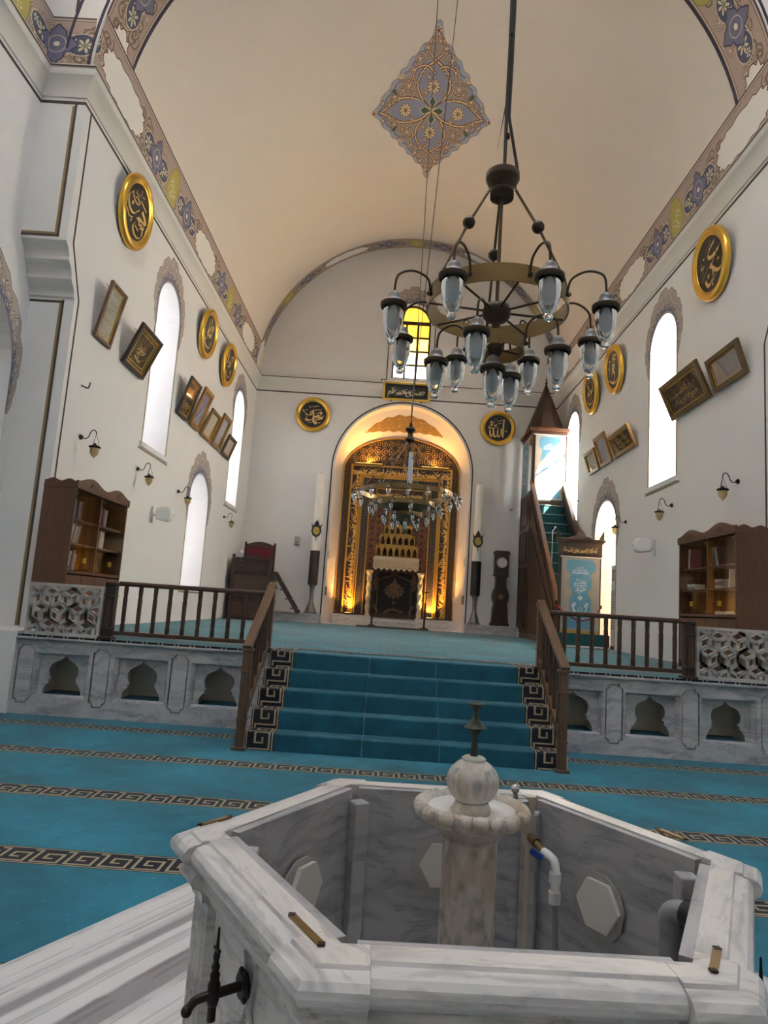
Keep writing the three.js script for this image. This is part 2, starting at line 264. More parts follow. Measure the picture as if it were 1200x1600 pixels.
function speckle(x, w, h, amt, seed, cx = w, cy = h) { const im = x.getImageData(0, 0, w, h), d = im.data, f = fbm(seed), r = rand(seed); for (let j = 0; j < h; j++) for (let i = 0; i < w; i++) { const k = (j * w + i) * 4, m = 1 + amt * (2 * (f(i / w, j / h) - .5) + .7 * (f(i / w, j / h, 6, 6) - .5) + .55 * (r() - .5)); d[k] *= m; d[k + 1] *= m; d[k + 2] *= m; } x.putImageData(im, 0, 0); }

// ------------------------------------------------------------------ materials
const marbleTex = (seed, base, vein, amount, fx = 1, fy = 8, sharp = 2.2, warp = .05, size = 1024) => { const f = fbm(seed), g = fbm(seed + 5), h = fbm(seed + 9); return dataTex(size, size, (u, v) => { // long soft streaks along u, a few dark threads
  const w = f(u, v) - .5, t = g(u, v + w * warp, fx, fy), th = h(u, v + w * warp * 1.6, fx, fy), thread = Math.pow(clamp01(1 - Math.abs(th - .5) * 9), 2) * clamp01((f(u, v, 2, 2) - .46) * 7);
  const k = clamp01((t - .42) * sharp) * amount + .7 * amount * thread + .06 * (g(u, v, 4, 4) - .5); return mix3(base, vein, clamp01(k)); }); };
const rep = (t, x, y = x, turn = 0) => { const c = t.clone(); c.repeat.set(x, y); c.rotation = turn; c.needsUpdate = true; return c; };
const mbA = marbleTex(31, [190, 188, 186], [138, 139, 142], .7, 1, 5, 2.5, .12), mbB = marbleTex(47, [216, 211, 204], [126, 125, 128], .5, 1, 7, 2.4, .06), mbS = marbleTex(61, [224, 221, 218], [126, 122, 126], .8, 0, 2, 4.5, .012);
M.marble = std({ map: rep(mbA, .5), roughness: .45 });
M.marbleF = std({ map: rep(mbB, .9), roughness: .32 });
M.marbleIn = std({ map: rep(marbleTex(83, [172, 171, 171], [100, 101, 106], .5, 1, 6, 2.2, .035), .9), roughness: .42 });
M.marbleStripe = std({ map: rep(mbS, .4, .85), roughness: .3 });
M.marbleWorn = std({ map: rep((() => { const f = fbm(91), g = fbm(97); return dataTex(512, 512, (u, v) => { const a = clamp01((f(u, v, 1, .5) - .46) * 4), b = clamp01((g(u, v, 2, 1) - .56) * 4); return mix3(mix3([205, 199, 188], [172, 150, 124], a * .75), [138, 132, 124], b * .7); }); })(), 2.2), roughness: .55 });
M.plaque = std({ color: '#d8d4cc', roughness: .35 });
const woodTex = (seed, a, b) => { const f = fbm(seed), g = fbm(seed + 3); return dataTex(512, 512, (u, v) => { const n = f(u, v, 5, .35), r = .5 + .5 * Math.sin(2 * PI * (u * 5 + n * 2.4)); return mix3(a, b, clamp01(.25 + .5 * r * n + .6 * (g(u, v, 12, .5) - .4))); }); };
M.wood = std({ map: rep(woodTex(101, [54, 36, 25], [88, 60, 40]), 1.2), roughness: .42 });
M.woodDark = std({ map: rep(woodTex(111, [38, 26, 21], [64, 44, 34]), 1.2), roughness: .45 });
M.woodCase = std({ map: rep(woodTex(121, [68, 44, 30], [106, 72, 48]), 1), roughness: .45 });
M.woodRail = std({ map: rep(woodTex(131, [76, 56, 42], [112, 86, 64]), 1.4), roughness: .3 });
M.woodRed = std({ map: rep(woodTex(141, [74, 46, 30], [112, 74, 48]), 1), roughness: .4 });
M.carved = std({ map: canvasTex(512, 512, (x, w, h) => { fillTex(x, w, h, '#35251d'); vines(x, w, h, 128, '#5a4032', '#201510', 5, 5); speckle(x, w, h, .25, 6); }, { rx: 1.6, ry: 1.6 }), roughness: .55 });
M.fretwork = std({ map: canvasTex(256, 256, (x, w, h) => { fillTex(x, w, h, '#1d1412'); x.strokeStyle = '#5a4238'; x.lineWidth = 9; for (let i = 0; i < 4; i++) for (let j = 0; j < 4; j++) { x.strokeRect(i * 64 + 12, j * 64 + 12, 40, 40); x.beginPath(); x.moveTo(i * 64, j * 64); x.lineTo(i * 64 + 64, j * 64 + 64); x.moveTo(i * 64 + 64, j * 64); x.lineTo(i * 64, j * 64 + 64); x.stroke(); } }, { rx: 2.4, ry: 2.4 }), roughness: .6 });
M.gold = std({ color: '#d6ad4c', metalness: .8, roughness: .28 });
M.goldPaint = std({ color: '#c09038', metalness: .35, roughness: .5 });
M.brass = std({ color: '#86714c', metalness: .85, roughness: .32 });
M.rodMetal = std({ color: '#5f5140', metalness: .8, roughness: .38 });
M.bronze = std({ color: '#4a3f32', metalness: .8, roughness: .42 });
M.pewter = std({ color: '#75706b', metalness: .6, roughness: .42 });
M.iron = std({ color: '#221c1a', metalness: .5, roughness: .5 });
M.black = std({ color: '#131212', roughness: .5 });
M.chrome = std({ color: '#c8ccd0', metalness: 1, roughness: .12 });
M.white = std({ color: '#e6e4df', roughness: .5 });
M.plastic = std({ color: '#dcdad4', roughness: .45 });
M.greyPvc = std({ color: '#8f9092', roughness: .45 });
M.cable = std({ color: '#4a4644', roughness: .7 });
M.candle = std({ color: '#efe9dc', roughness: .55 });
M.red = std({ color: '#5e1526', roughness: .85 });
M.rope = std({ color: '#7a1530', roughness: .8 });
M.glass = phys({ color: '#ffffff', roughness: .02, transmission: 1, thickness: 0, ior: 1.45, side: THREE.DoubleSide });
M.glassSolid = phys({ color: '#ffffff', roughness: .0, transmission: 1, thickness: .003, ior: 1.42 });
M.caseGlass = phys({ color: '#ffffff', roughness: .03, transmission: 1, thickness: 0, ior: 1.5, specularIntensity: .65, side: THREE.DoubleSide });
M.bulb = std({ color: '#efedea', roughness: .35 });
M.amberGlass = phys({ color: '#d8c794', roughness: .35, transmission: .6, thickness: 0, side: THREE.DoubleSide });
// carpets
const TEAL = '#236d81', KBLACK = '#171722', KCREAM = '#a5977a';
M.carpet = phys({ sheen: 1, sheenColor: '#b4ccd4', sheenRoughness: .5, map: canvasTex(2048, 2048, (x, w, h) => { fillTex(x, w, h, TEAL); const r = rand(3); for (let i = 0; i < 42; i++) for (let j = 0; j < 42; j++) { x.fillStyle = (i + j) % 2 ? '#2f8fa6' : '#176880'; x.fillRect((i + (j % 2) * .5) * w / 42, j * h / 42, 5, 4); } speckle(x, w, h, .24, 7); for (let k = 0; k < 4; k++) { const c = (1 - (.174 + .25 * k)) * h; keyRow(x, 0, c - 50, w, 101, 26, KBLACK, KCREAM); } }, { rx: 1 / 4.76, ry: 1 / 4.76 }), roughness: .95 });
M.teal = phys({ sheen: 1, sheenColor: '#8fc4d4', sheenRoughness: .5, map: canvasTex(512, 512, (x, w, h) => { fillTex(x, w, h, '#185567'); for (let i = 0; i < 12; i++) for (let j = 0; j < 12; j++) { x.fillStyle = '#126078'; x.fillRect((i + (j % 2) * .5) * w / 12, j * h / 12, 4, 3); } speckle(x, w, h, .2, 8); }, { rx: .8, ry: .8 }), roughness: .95 });
M.tealDark = std({ color: '#1c4d52', roughness: .95 });
M.stairKey = std({ ownUv: true, map: canvasTex(512, 256, (x, w, h) => { keyRow(x, 0, 0, w, h, 2, KBLACK, KCREAM); speckle(x, w, h, .2, 9); }), roughness: .95 });
// ------------------------------------------------------------------ cornice, painted lines and ornament
function sweepPlan(prof, path, mat, name) { // profile [out, y] along a plan path [x, z], mitred corners, interior on the right hand
  const rows = path.map(([x, z], i) => {
    const dir = (a, b) => { const l = Math.hypot(b[0] - a[0], b[1] - a[1]); return [(b[0] - a[0]) / l, (b[1] - a[1]) / l]; };
    const d0 = i ? dir(path[i - 1], path[i]) : dir(path[0], path[1]), d1 = i < path.length - 1 ? dir(path[i], path[i + 1]) : d0;
    const n0 = [-d0[1], d0[0]], n1 = [-d1[1], d1[0]], k = 1 + n0[0] * n1[0] + n0[1] * n1[1], m = [(n0[0] + n1[0]) / k, (n0[1] + n1[1]) / k];
    return prof.map(([o, y]) => [x + m[0] * o, y, z + m[1] * o]);
  });
  return struct(name, loft(rows, null, false, .35), mat);
}
const PLAN = [[-NB, 5.2], [-NB, ZF], [-W, ZF], [-W, ZB], [W, ZB], [W, ZF], [NB, ZF], [NB, 5.2]];
sweepPlan([[0, 7.92], [.02, 7.92], [.03, 7.97], [.05, 8.03], [.09, 8.12], [.13, 8.17], [.14, 8.2], [.14, 8.25], [.15, 8.26], [.15, 8.3], [0, 8.3]], PLAN, M.cornice, 'trim_2');
sweepPlan([[0, 7.83], [.006, 7.83], [.006, 7.868], [0, 7.868]], PLAN, M.line, 'trim_3');
sweepPlan([[.15, 8.262], [.155, 8.262], [.155, 8.284], [.15, 8.284]], PLAN, M.line, 'trim_4');
const bandTex = canvasTex(2048, 460, (x, w, h) => { // one repeat of the painted border, 4.6 m long, cartouche at both ends
  fillTex(x, w, h, '#a79488'); const r = rand(23);
  const scr = (px, py, q) => spiral(x, px, py, q, r() * 7, 1.2, r() < .5 ? 1 : -1, 7, r() < .5 ? '#84725f' : '#c9b59c', '#5e4d44');
  for (let i = 0; i < 80; i++) scr(260 + (w - 520) * r(), h * (.2 + .6 * r()), 36 + 26 * r());
  const oval = (u) => { x.save(); x.translate(u * w, h / 2); for (const s of [-1, 1]) spiral(x, s * 60, 0, 110, s > 0 ? PI : 0, 1, s, 9, '#d0bda4', '#5c4a44'); x.fillStyle = '#4c5068'; x.beginPath(); x.ellipse(0, 0, 100, 92, 0, 0, 7); x.fill(); x.lineWidth = 8; x.strokeStyle = '#cbbba0'; x.stroke(); flower(x, -22, 6, 62, 7, '#c8bda0', '#7d8a72', '#40404c'); flower(x, 52, -18, 34, 6, '#d8cdb4', '#7d8a72', '#40404c'); x.restore(); };
  const dia = (u) => { x.save(); x.translate(u * w, h / 2); x.fillStyle = '#6c6b82'; x.strokeStyle = '#3b3a4e'; x.lineWidth = 9; x.beginPath(); for (let i = 0; i <= 60; i++) { const a = 2 * PI * i / 60, q = 104 * (1 + .2 * Math.cos(4 * a)) * (1 + .06 * Math.cos(12 * a)); x[i ? 'lineTo' : 'moveTo'](q * Math.cos(a), q * Math.sin(a) * 1.25); } x.closePath(); x.fill(); x.stroke(); x.strokeStyle = '#c9b8a0'; x.lineWidth = 6; x.beginPath(); x.ellipse(0, 0, 58, 70, 0, 0, 7); x.stroke(); x.fillStyle = '#ded3bd'; x.beginPath(); x.arc(0, 0, 20, 0, 7); x.fill(); x.restore(); };
  for (const u of [.235, .385, .615, .765]) oval(u); for (const u of [.31, .69]) dia(u);
  x.fillStyle = '#a99d55'; x.beginPath(); x.ellipse(w / 2, h / 2, 112, h * .42, 0, 0, 7); x.fill(); x.lineWidth = 7; x.strokeStyle = '#8b7f45'; x.stroke(); for (const [a, b, q] of [[-24, -40, 44], [26, 30, 50], [-20, 70, 34]]) flower(x, w / 2 + a, h / 2 + b, q, 6, '#cfc7a0', '#8d8a54', '#97904e');
  for (const c of [0, w]) { x.fillStyle = '#e7e2da'; x.strokeStyle = '#5b3b38'; x.lineWidth = 8; x.beginPath(); for (let i = 0; i <= 90; i++) { const a = 2 * PI * i / 90, q = 1 + .05 * Math.cos(16 * a); x[i ? 'lineTo' : 'moveTo'](c + 330 * Math.sign(Math.cos(a)) * Math.pow(Math.abs(Math.cos(a)), .75) * q, h / 2 + h * .3 * Math.sign(Math.sin(a)) * Math.pow(Math.abs(Math.sin(a)), .6) * q); } x.closePath(); x.fill(); x.stroke(); }
  for (const [y, t, c] of [[0, 14, '#4a4048'], [14, 12, '#b9a896'], [30, 6, '#6d5a50'], [h - 14, 14, '#5a4a46'], [h - 26, 12, '#b9a896'], [h - 36, 6, '#6d5a50']]) { x.fillStyle = c; x.fillRect(0, y, w, t); }
});
M.band = std({ map: bandTex, roughness: .9, ownUv: true });
const A0 = .026, A1 = .2216, RV = W - .008;
for (const s of [-1, 1]) {
  const rows = []; for (let j = 0; j <= 24; j++) { const z = ZF - .02 + (ZB + .5 - ZF) * j / 24, r = []; for (let i = 0; i <= 6; i++) { const a = A0 + (A1 - A0) * i / 6; r.push([s * RV * Math.cos(a), YC + RV * Math.sin(a), z]); } rows.push(r); }
  struct('trim_' + (s < 0 ? 5 : 6), loft(rows, (j, i) => [(-9.22 - rows[j][0][2]) / 4.6, i / 6]), M.band, scene, true);
}
function archBand(name, z0, z1) { const rows = []; for (let j = 0; j <= 64; j++) { const a = A1 + (PI - 2 * A1) * j / 64; rows.push([0, 1, 2, 3].map((i) => [-RV * Math.cos(a), YC + RV * Math.sin(a), lerp(z0, z1, i / 3)])); } struct(name, loft(rows, (j, i) => [.5 + (j / 64 - .5) * 2.75, 1 - i / 3]), M.band, scene, true); }
archBand('trim_7', ZF - .01, -9.2); archBand('trim_8', ZB + .53, ZB + .02);
// dark edge line between vault and front arch band, and lines on the arch face
function arcLine(R0, R1, z0, z1, a0 = 0, a1 = PI, n = 64) { const rows = []; for (let j = 0; j <= n; j++) { const a = a0 + (a1 - a0) * j / n, c = Math.cos(a), s = Math.sin(a); rows.push([[R0, z0], [R1, z0], [R1, z1], [R0, z1], [R0, z0]].map(([r, z]) => [r * c, YC + r * s, z])); } return loft(rows, null, false, .5); }
M.navy = std({ color: '#3a3648', roughness: .9 });
struct('trim_9', [arcLine(RV - .004, RV + .004, -9.24, -9.18, A1, PI - A1), arcLine(W + .02, W + .06, ZF, ZF + .006, .03, PI - .03), arcLine(W + .36, W + .4, ZF, ZF + .006, .09, PI - .09)], M.navy);
for (const s of [-1, 1]) { // painted border continuing round the pier and along the bay wall
  const a = [[s * W, ZF + .005], [s * (NB - .006), ZF + .005]], b = [[s * (NB - .006), ZF], [s * (NB - .006), 5]];
  const wallStrip = (p, u0, u1) => loft([8.3, 9.12].map((y) => p.map(([x, z]) => [x, y, z])), (j, i) => [i ? u1 : u0, j], false, 0);
  struct('trim_' + (s < 0 ? 10 : 11), [wallStrip(a, .2, .33), wallStrip(b, .33, .33 + 13.2 / 4.6)], M.band, scene, true);
  // corbel under the upper pier, three hollow tiers
  const P = [[0, 5.28]]; for (let t = 0; t < 3; t++) { const o0 = .03 + .126 * t, o1 = .03 + .126 * (t + 1), y0 = 5.3 + .205 * t; P.push([o0, y0]); for (let k = 1; k <= 6; k++) P.push([o0 + (o1 - o0) * Math.pow(k / 6, 2.2), y0 + .19 * k / 6]); P.push([o1, y0 + .205]); } P.push([.408, 5.92], [0, 5.92]);
  const g = extr(poly(P), NB - W).rotateY(-PI / 2); g.translate(s < 0 ? -W : NB, 0, -8.65);
  struct('trim_' + (s < 0 ? 12 : 13), g, M.wall);
  const L = (x0, x1, y0, y1, z) => [span(s * x0, s * x1, y0, y1, z, z + .005)];
  struct('trim_' + (s < 0 ? 14 : 15), [L(4.735, 4.765, 5.94, 7.83, ZF), L(4.735, NB, 5.94, 5.97, ZF), L(4.765, 4.795, .95, 5.26, -8.65), L(4.765, NB, 5.22, 5.25, -8.65),
    bar([s * (W - .003), 7.83, -8.42], [s * (W - .003), 5.95, -8.42], .006, .03), bar([s * (W - .003), 5.95, -8.42], [s * (W - .003), 5.3, -8.76], .006, .03), bar([s * (W - .003), 5.3, -8.76], [s * (W - .003), .95, -8.76], .006, .03), L(4.9, 4.94, 9.2, 10.6, ZF)], M.line);
  struct('trim_' + (s < 0 ? 16 : 17), [L(4.765, 4.795, 5.97, 7.8, ZF), L(4.795, 4.825, .95, 5.22, -8.65), L(4.765, NB, 5.97, 6.0, ZF)], M.goldline);
}
struct('wall_niche', span(-NB - .6, -NB - .3, .9, 5.3, -8.5, -6.2), M.wall);
// diamond ornament on the vault
{
  const T = canvasTex(1024, 1024, (x, w, h) => {
    fillTex(x, w, h, '#9a9dab'); x.translate(w / 2, h / 2);
    const outline = (k, c) => { x.beginPath(); for (let i = 0; i <= 240; i++) { const a = 2 * PI * i / 240, q = k * rhomb(a); x[i ? 'lineTo' : 'moveTo'](q * Math.cos(a) * 512, q * Math.sin(a) * 512); } x.closePath(); x.fillStyle = c; x.fill(); };
    outline(.95, '#b7b9c2'); outline(.93, '#81849b'); outline(.87, '#a5a3ac'); outline(.85, '#9a8e89');
    const C = '#d7bd92', E = '#54291f', B = '#878ca6';
    for (const [sx, sy] of [[1, 1], [-1, 1], [1, -1], [-1, -1]]) { x.save(); x.scale(sx, sy);
      for (const [cx, cy, rx, ry, rot] of [[150, 0, 130, 70, 0], [0, 150, 70, 120, 0], [90, 215, 60, 90, .5], [250, 20, 80, 46, .2]]) { x.fillStyle = B; x.beginPath(); x.ellipse(cx, cy, rx, ry, rot, 0, 7); x.fill(); }
      const cur = (pts, lw) => { const p = smooth(pts); for (const [a, c] of [[lw * 1.9, E], [lw, C]]) { x.strokeStyle = c; x.lineWidth = a; x.lineCap = 'round'; x.beginPath(); p.forEach((q, i) => x[i ? 'lineTo' : 'moveTo'](q.x, q.y)); x.stroke(); } };
      cur([[0, 0], [70, 60], [120, 150], [90, 240], [0, 300]], 11); cur([[0, 0], [90, 60], [230, 80], [340, 30], [400, 0]], 11); cur([[0, 300], [50, 350], [46, 400], [0, 440]], 9); cur([[0, 230], [60, 270], [140, 250], [160, 190]], 9);
      spiral(x, 190, 160, 54, 2.4, 1.3, 1, 7, C, E); spiral(x, 110, 300, 44, 3, 1.3, -1, 7, C, E); spiral(x, 300, 90, 44, 1, 1.3, 1, 7, C, E); spiral(x, 60, 370, 30, 4, 1.2, 1, 6, C, E); spiral(x, 250, 200, 30, 4, 1.2, -1, 5, C, E); spiral(x, 380, 50, 30, 0, 1.2, 1, 5, C, E); spiral(x, 40, 200, 30, 0, 1.2, 1, 5, C, E); spiral(x, 150, 60, 34, 2, 1.2, -1, 5, C, E); spiral(x, 60, 110, 26, 1, 1.2, 1, 5, C, E); spiral(x, 150, 240, 30, 0, 1.2, 1, 5, C, E); spiral(x, 330, 40, 26, 3, 1.2, -1, 5, C, E); spiral(x, 20, 400, 24, 3, 1.2, -1, 5, C, E); spiral(x, 230, 130, 26, 5, 1.2, -1, 5, C, E);
      x.strokeStyle = C; x.lineWidth = 7; x.strokeRect(225, 205, 44, 16); x.fillStyle = '#4b6152'; x.beginPath(); x.ellipse(290, 118, 26, 12, .8, 0, 7); x.fill(); for (let i = 0; i < 9; i++) leaf(x, 40 + 34 * i, 250 - 27 * i, 30, i, C, E); x.restore(); }
    x.fillStyle = '#405a4a'; for (const [a, b] of [[0, 1], [1, 0], [0, -1], [-1, 0]]) { x.beginPath(); x.moveTo(0, 0); x.lineTo(a * 60 + b * 26, b * 60 + a * 26); x.lineTo(a * 96, b * 96); x.lineTo(a * 60 - b * 26, b * 60 - a * 26); x.closePath(); x.fill(); x.strokeStyle = C; x.lineWidth = 5; x.stroke(); }
    for (const [a, b] of [[0, 150], [0, -150], [205, 0], [-205, 0]]) flower(x, a, b, 46, 10, '#dcc8a0', '#8a6f50', E);
    for (const b of [-455, 455]) flower(x, 0, b, 30, 5, '#dcc8a0', '#7a3f2c', E); for (const a of [-450, 450]) flower(x, a, 0, 26, 5, '#dcc8a0', '#7a3f2c', E);
  }, { wrap: false });
  function rhomb(a) { const c = Math.abs(Math.cos(a)), s = Math.abs(Math.sin(a)); return Math.min(1, Math.min(.94, .9 / Math.pow(Math.pow(c, 1.08) + Math.pow(s, 1.08), 1 / 1.08) * (1 + .022 * Math.cos(24 * a))) - .03 * Math.exp(-Math.pow(c / .16, 2)) * (s > .9 ? 1 : 0) + .16 * Math.exp(-Math.pow(c / .075, 2))); }
  const cx = .1, cz = -14.25, hx = 1.5, hz = 2.48, rows = [];
  for (let j = 0; j <= 10; j++) { const r = []; for (let i = 0; i <= 160; i++) { const a = 2 * PI * i / 160, q = rhomb(a) * Math.max(.001, j / 10), x = cx + hx * q * Math.cos(a); r.push([x, YC + Math.sqrt((W - .01) ** 2 - x * x), cz - hz * q * Math.sin(a)]); } rows.push(r); }
  struct('trim_18', loft(rows, (j, i) => { const a = 2 * PI * i / 160, q = rhomb(a) * j / 10; return [.5 + q * .5 * Math.cos(a), .5 + q * .5 * Math.sin(a)]; }), std({ map: T, roughness: .9 }), scene, true);
}
// painted crowns over the openings
const crownTex = canvasTex(1024, 256, (x, w, h) => { fillTex(x, w, h, '#a89c92'); x.fillStyle = '#62657f'; x.beginPath(); x.moveTo(0, h); for (let i = 0; i <= 40; i++) x.lineTo(w * i / 40, h * (.8 - .22 * Math.abs(Math.sin(i * PI / 10)))); x.lineTo(w, h); x.fill(); for (let i = 0; i < 13; i++) { spiral(x, 40 + i * 78, 90 + 50 * (i % 2), 58, i, 1.3, i % 2 ? 1 : -1, 9, '#d5cabb', '#443d3c'); spiral(x, 78 + i * 78, 190, 34, i * 2, 1.1, i % 2 ? -1 : 1, 7, '#c4b8aa', '#443d3c'); } x.fillStyle = '#6b625e'; x.fillRect(0, 0, w, 9); x.fillStyle = '#c5b9ab'; x.fillRect(0, h - 12, w, 8); x.fillStyle = '#5d5660'; x.fillRect(0, h - 5, w, 5); });
M.crown = std({ map: crownTex, roughness: .9, ownUv: true });
let tn = 19;
function crown(cx, ys, r, rise, H, leg, place) { // ornament strip following the arch head; place maps (u, y) to the wall
  const inner = [], outer = [], n = 72, top = leg / (leg * 2 + PI * r);
  for (let i = 0; i <= n; i++) { const t = i / n; let p, q;
    if (t < top) { const k = t / top; p = [cx + r, ys - leg * (1 - k)]; q = [1, 0]; } else if (t > 1 - top) { const k = (1 - t) / top; p = [cx - r, ys - leg * (1 - k)]; q = [-1, 0]; } else { const a = PI * (t - top) / (1 - 2 * top); p = [cx + r * Math.cos(a), ys + rise * Math.sin(a)]; q = [Math.cos(a), Math.sin(a)]; }
    const e = Math.sin(PI * t), w = H * (.12 + .62 * Math.pow(e, .7) + .26 * Math.pow(e, 14)) * (1 + .16 * Math.abs(Math.sin(t * PI * 9)) * (e > .3 ? 1 : .5) - .05 * Math.cos(t * PI * 36));
    inner.push(place(...p)); outer.push(place(p[0] + q[0] * w, p[1] + q[1] * w)); }
  struct('trim_' + (tn++), loft([inner, outer], (j, i) => [i / n * 2, j]), M.crown, scene, true);
}
function outlineLine(x0, x1, y0, ys, off, t, place) { // thin painted line down the sides of an opening
  const g = []; for (const [a, b] of [[x0 - off, x0 - off], [x1 + off, x1 + off]]) g.push([[a - t / 2, y0], [b + t / 2, ys]]); return g.map(([p, q]) => place(p, q)); }
for (const s of [-1, 1]) {
  const lines = [];
  for (const [zc, w, y0, ys, kind] of WINS) {
    const pl = (u, y) => [s * (W - .006), y, u];
    crown(zc, ys, w / 2 + .02, kind === 'low' ? .72 : w / 2 + .02, kind === 'low' ? .46 : .44, .42, pl);
    lines.push(...outlineLine(zc - w / 2, zc + w / 2, kind === 'low' ? (s > 0 ? PLAT : y0) : y0, ys - .35, .05, .025, (p, q) => span(s * W, s * (W - .005), p[1], q[1], p[0], q[0])));
    if (kind === 'up') lines.push(span(s * W, s * (W - .005), y0 - .14, y0 - .115, zc - w / 2 - .18, zc + w / 2 + .18)); else if (s < 0) lines.push(span(s * W, s * (W - .02), y0 - .04, y0, zc - w / 2 - .08, zc + w / 2 + .08));
  }
  struct('trim_' + (tn++), lines, M.goldline);
}
crown(-7.35, 4.1, 1.1, 1.1, .42, .5, (u, y) => [-NB + .006, y, u]);
crown(.05, 10.35, .6, .6, .5, .1, (u, y) => [u, y, ZB + .006]);
struct('trim_' + (tn++), [...outlineLine(-.52, .62, 8.42, 10.4, .14, .03, (p, q) => span(p[0], q[0], p[1], q[1], ZB, ZB + .005)), span(-.83, -.66, 8.42, 8.45, ZB, ZB + .005), span(.76, .93, 8.42, 8.45, ZB, ZB + .005), span(-.83, -.8, 8.3, 8.45, ZB, ZB + .005), span(.9, .93, 8.3, 8.45, ZB, ZB + .005)], M.line);
{ // line round the mihrab recess, and its gilded soffit ornament
  const F = new THREE.Shape(); archPath(F, -NI.hw - .1, NI.hw + .1, PLAT, NI.spring, 40); const I = new THREE.Path(); archPath(I, -NI.hw - .06, NI.hw + .06, PLAT, NI.spring, 40); F.holes.push(I);
  struct('trim_' + (tn++), extr(F, .008).translate(0, 0, ZB), M.line);
  const rows = [], at = (a, t) => { const hw = lerp(NI.hw - .02, NI.hw2, t), sp = lerp(NI.spring, NI.spring2, t), ri = lerp(NI.rise - .02, NI.rise2, t); return [(hw) * Math.cos(a), sp + ri * Math.sin(a) - .012, lerp(ZB - .35, NI.z2, t)]; };
  for (let j = 0; j <= 40; j++) { const t = j / 40, a = lerp(PI * .28, PI * .72, t), e = Math.pow(Math.sin(PI * t), .8), lo = .5 - .34 * e * (.9 + .1 * Math.cos(t * 44)), hi = .5 + .3 * e * (.9 + .1 * Math.cos(t * 50)); rows.push([0, .33, .66, 1].map((k) => at(a, lerp(lo, hi, k)))); }
  const T = canvasTex(512, 128, (x, w, h) => { fillTex(x, w, h, '#9a7a45'); vines(x, w, h, 64, '#c59f5c', '#6a4d28', 5, 71); });
  struct('trim_' + (tn++), loft(rows, (j, i) => [j / 40, i / 3]), std({ map: T, roughness: .7 }), scene, true);
}
// amber window over the recess
{
  const o = new THREE.Group(); o.name = 'window_7'; o.userData.kind = 'structure'; scene.add(o);
  const x0 = -.52, x1 = .62, y0 = 8.5, ys = 10.35, z = ZB - .16, cols = 3, rows = 4, b = .055, cw = (x1 - x0 - b) / cols, rh = (ys - y0 - b) / rows;
  const F = new THREE.Shape(); archPath(F, x0, x1, y0, ys, 24);
  for (let i = 0; i < cols; i++) for (let j = 0; j < rows; j++) F.holes.push(new THREE.Path([[0, 0], [1, 0], [1, 1], [0, 1]].map(([a, c]) => new THREE.Vector2(x0 + b + i * cw + a * (cw - b), y0 + b + j * rh + c * (rh - b)))));
  const c = (x0 + x1) / 2, H = new THREE.Path(), R = (x1 - x0) / 2 - b; H.moveTo(c - R, ys + b); for (let i = 0; i <= 16; i++) { const a = PI - PI * i / 16; H.lineTo(c + R * Math.cos(a), Math.max(ys + b, ys + R * Math.sin(a))); } F.holes.push(H);
  mesh('frame', extr(F, .07).translate(0, 0, z), M.woodDark, o);
  const amber = ['#f6f4ee', '#f3e3a4', '#e3cc84', '#c4a95c'].map((k, j) => phys({ color: k, roughness: 1, transmission: 1, thickness: 0, side: THREE.DoubleSide }));
  for (let i = 0; i < cols; i++) for (let j = 0; j < rows; j++) mesh('pane', box(cw - b + .01, rh - b + .01, .004, x0 + b + i * cw + (cw - b) / 2, y0 + b + j * rh + (rh - b) / 2, z + .03), amber[j], o);
  const S = new THREE.Shape(); S.moveTo(c - R - .01, ys + b - .01); for (let i = 0; i <= 16; i++) { const a = PI - PI * i / 16; S.lineTo(c + (R + .01) * Math.cos(a), Math.max(ys + b - .01, ys + (R + .01) * Math.sin(a))); } mesh('pane', extr(S, .004).translate(0, 0, z + .03), amber[3], o);
}
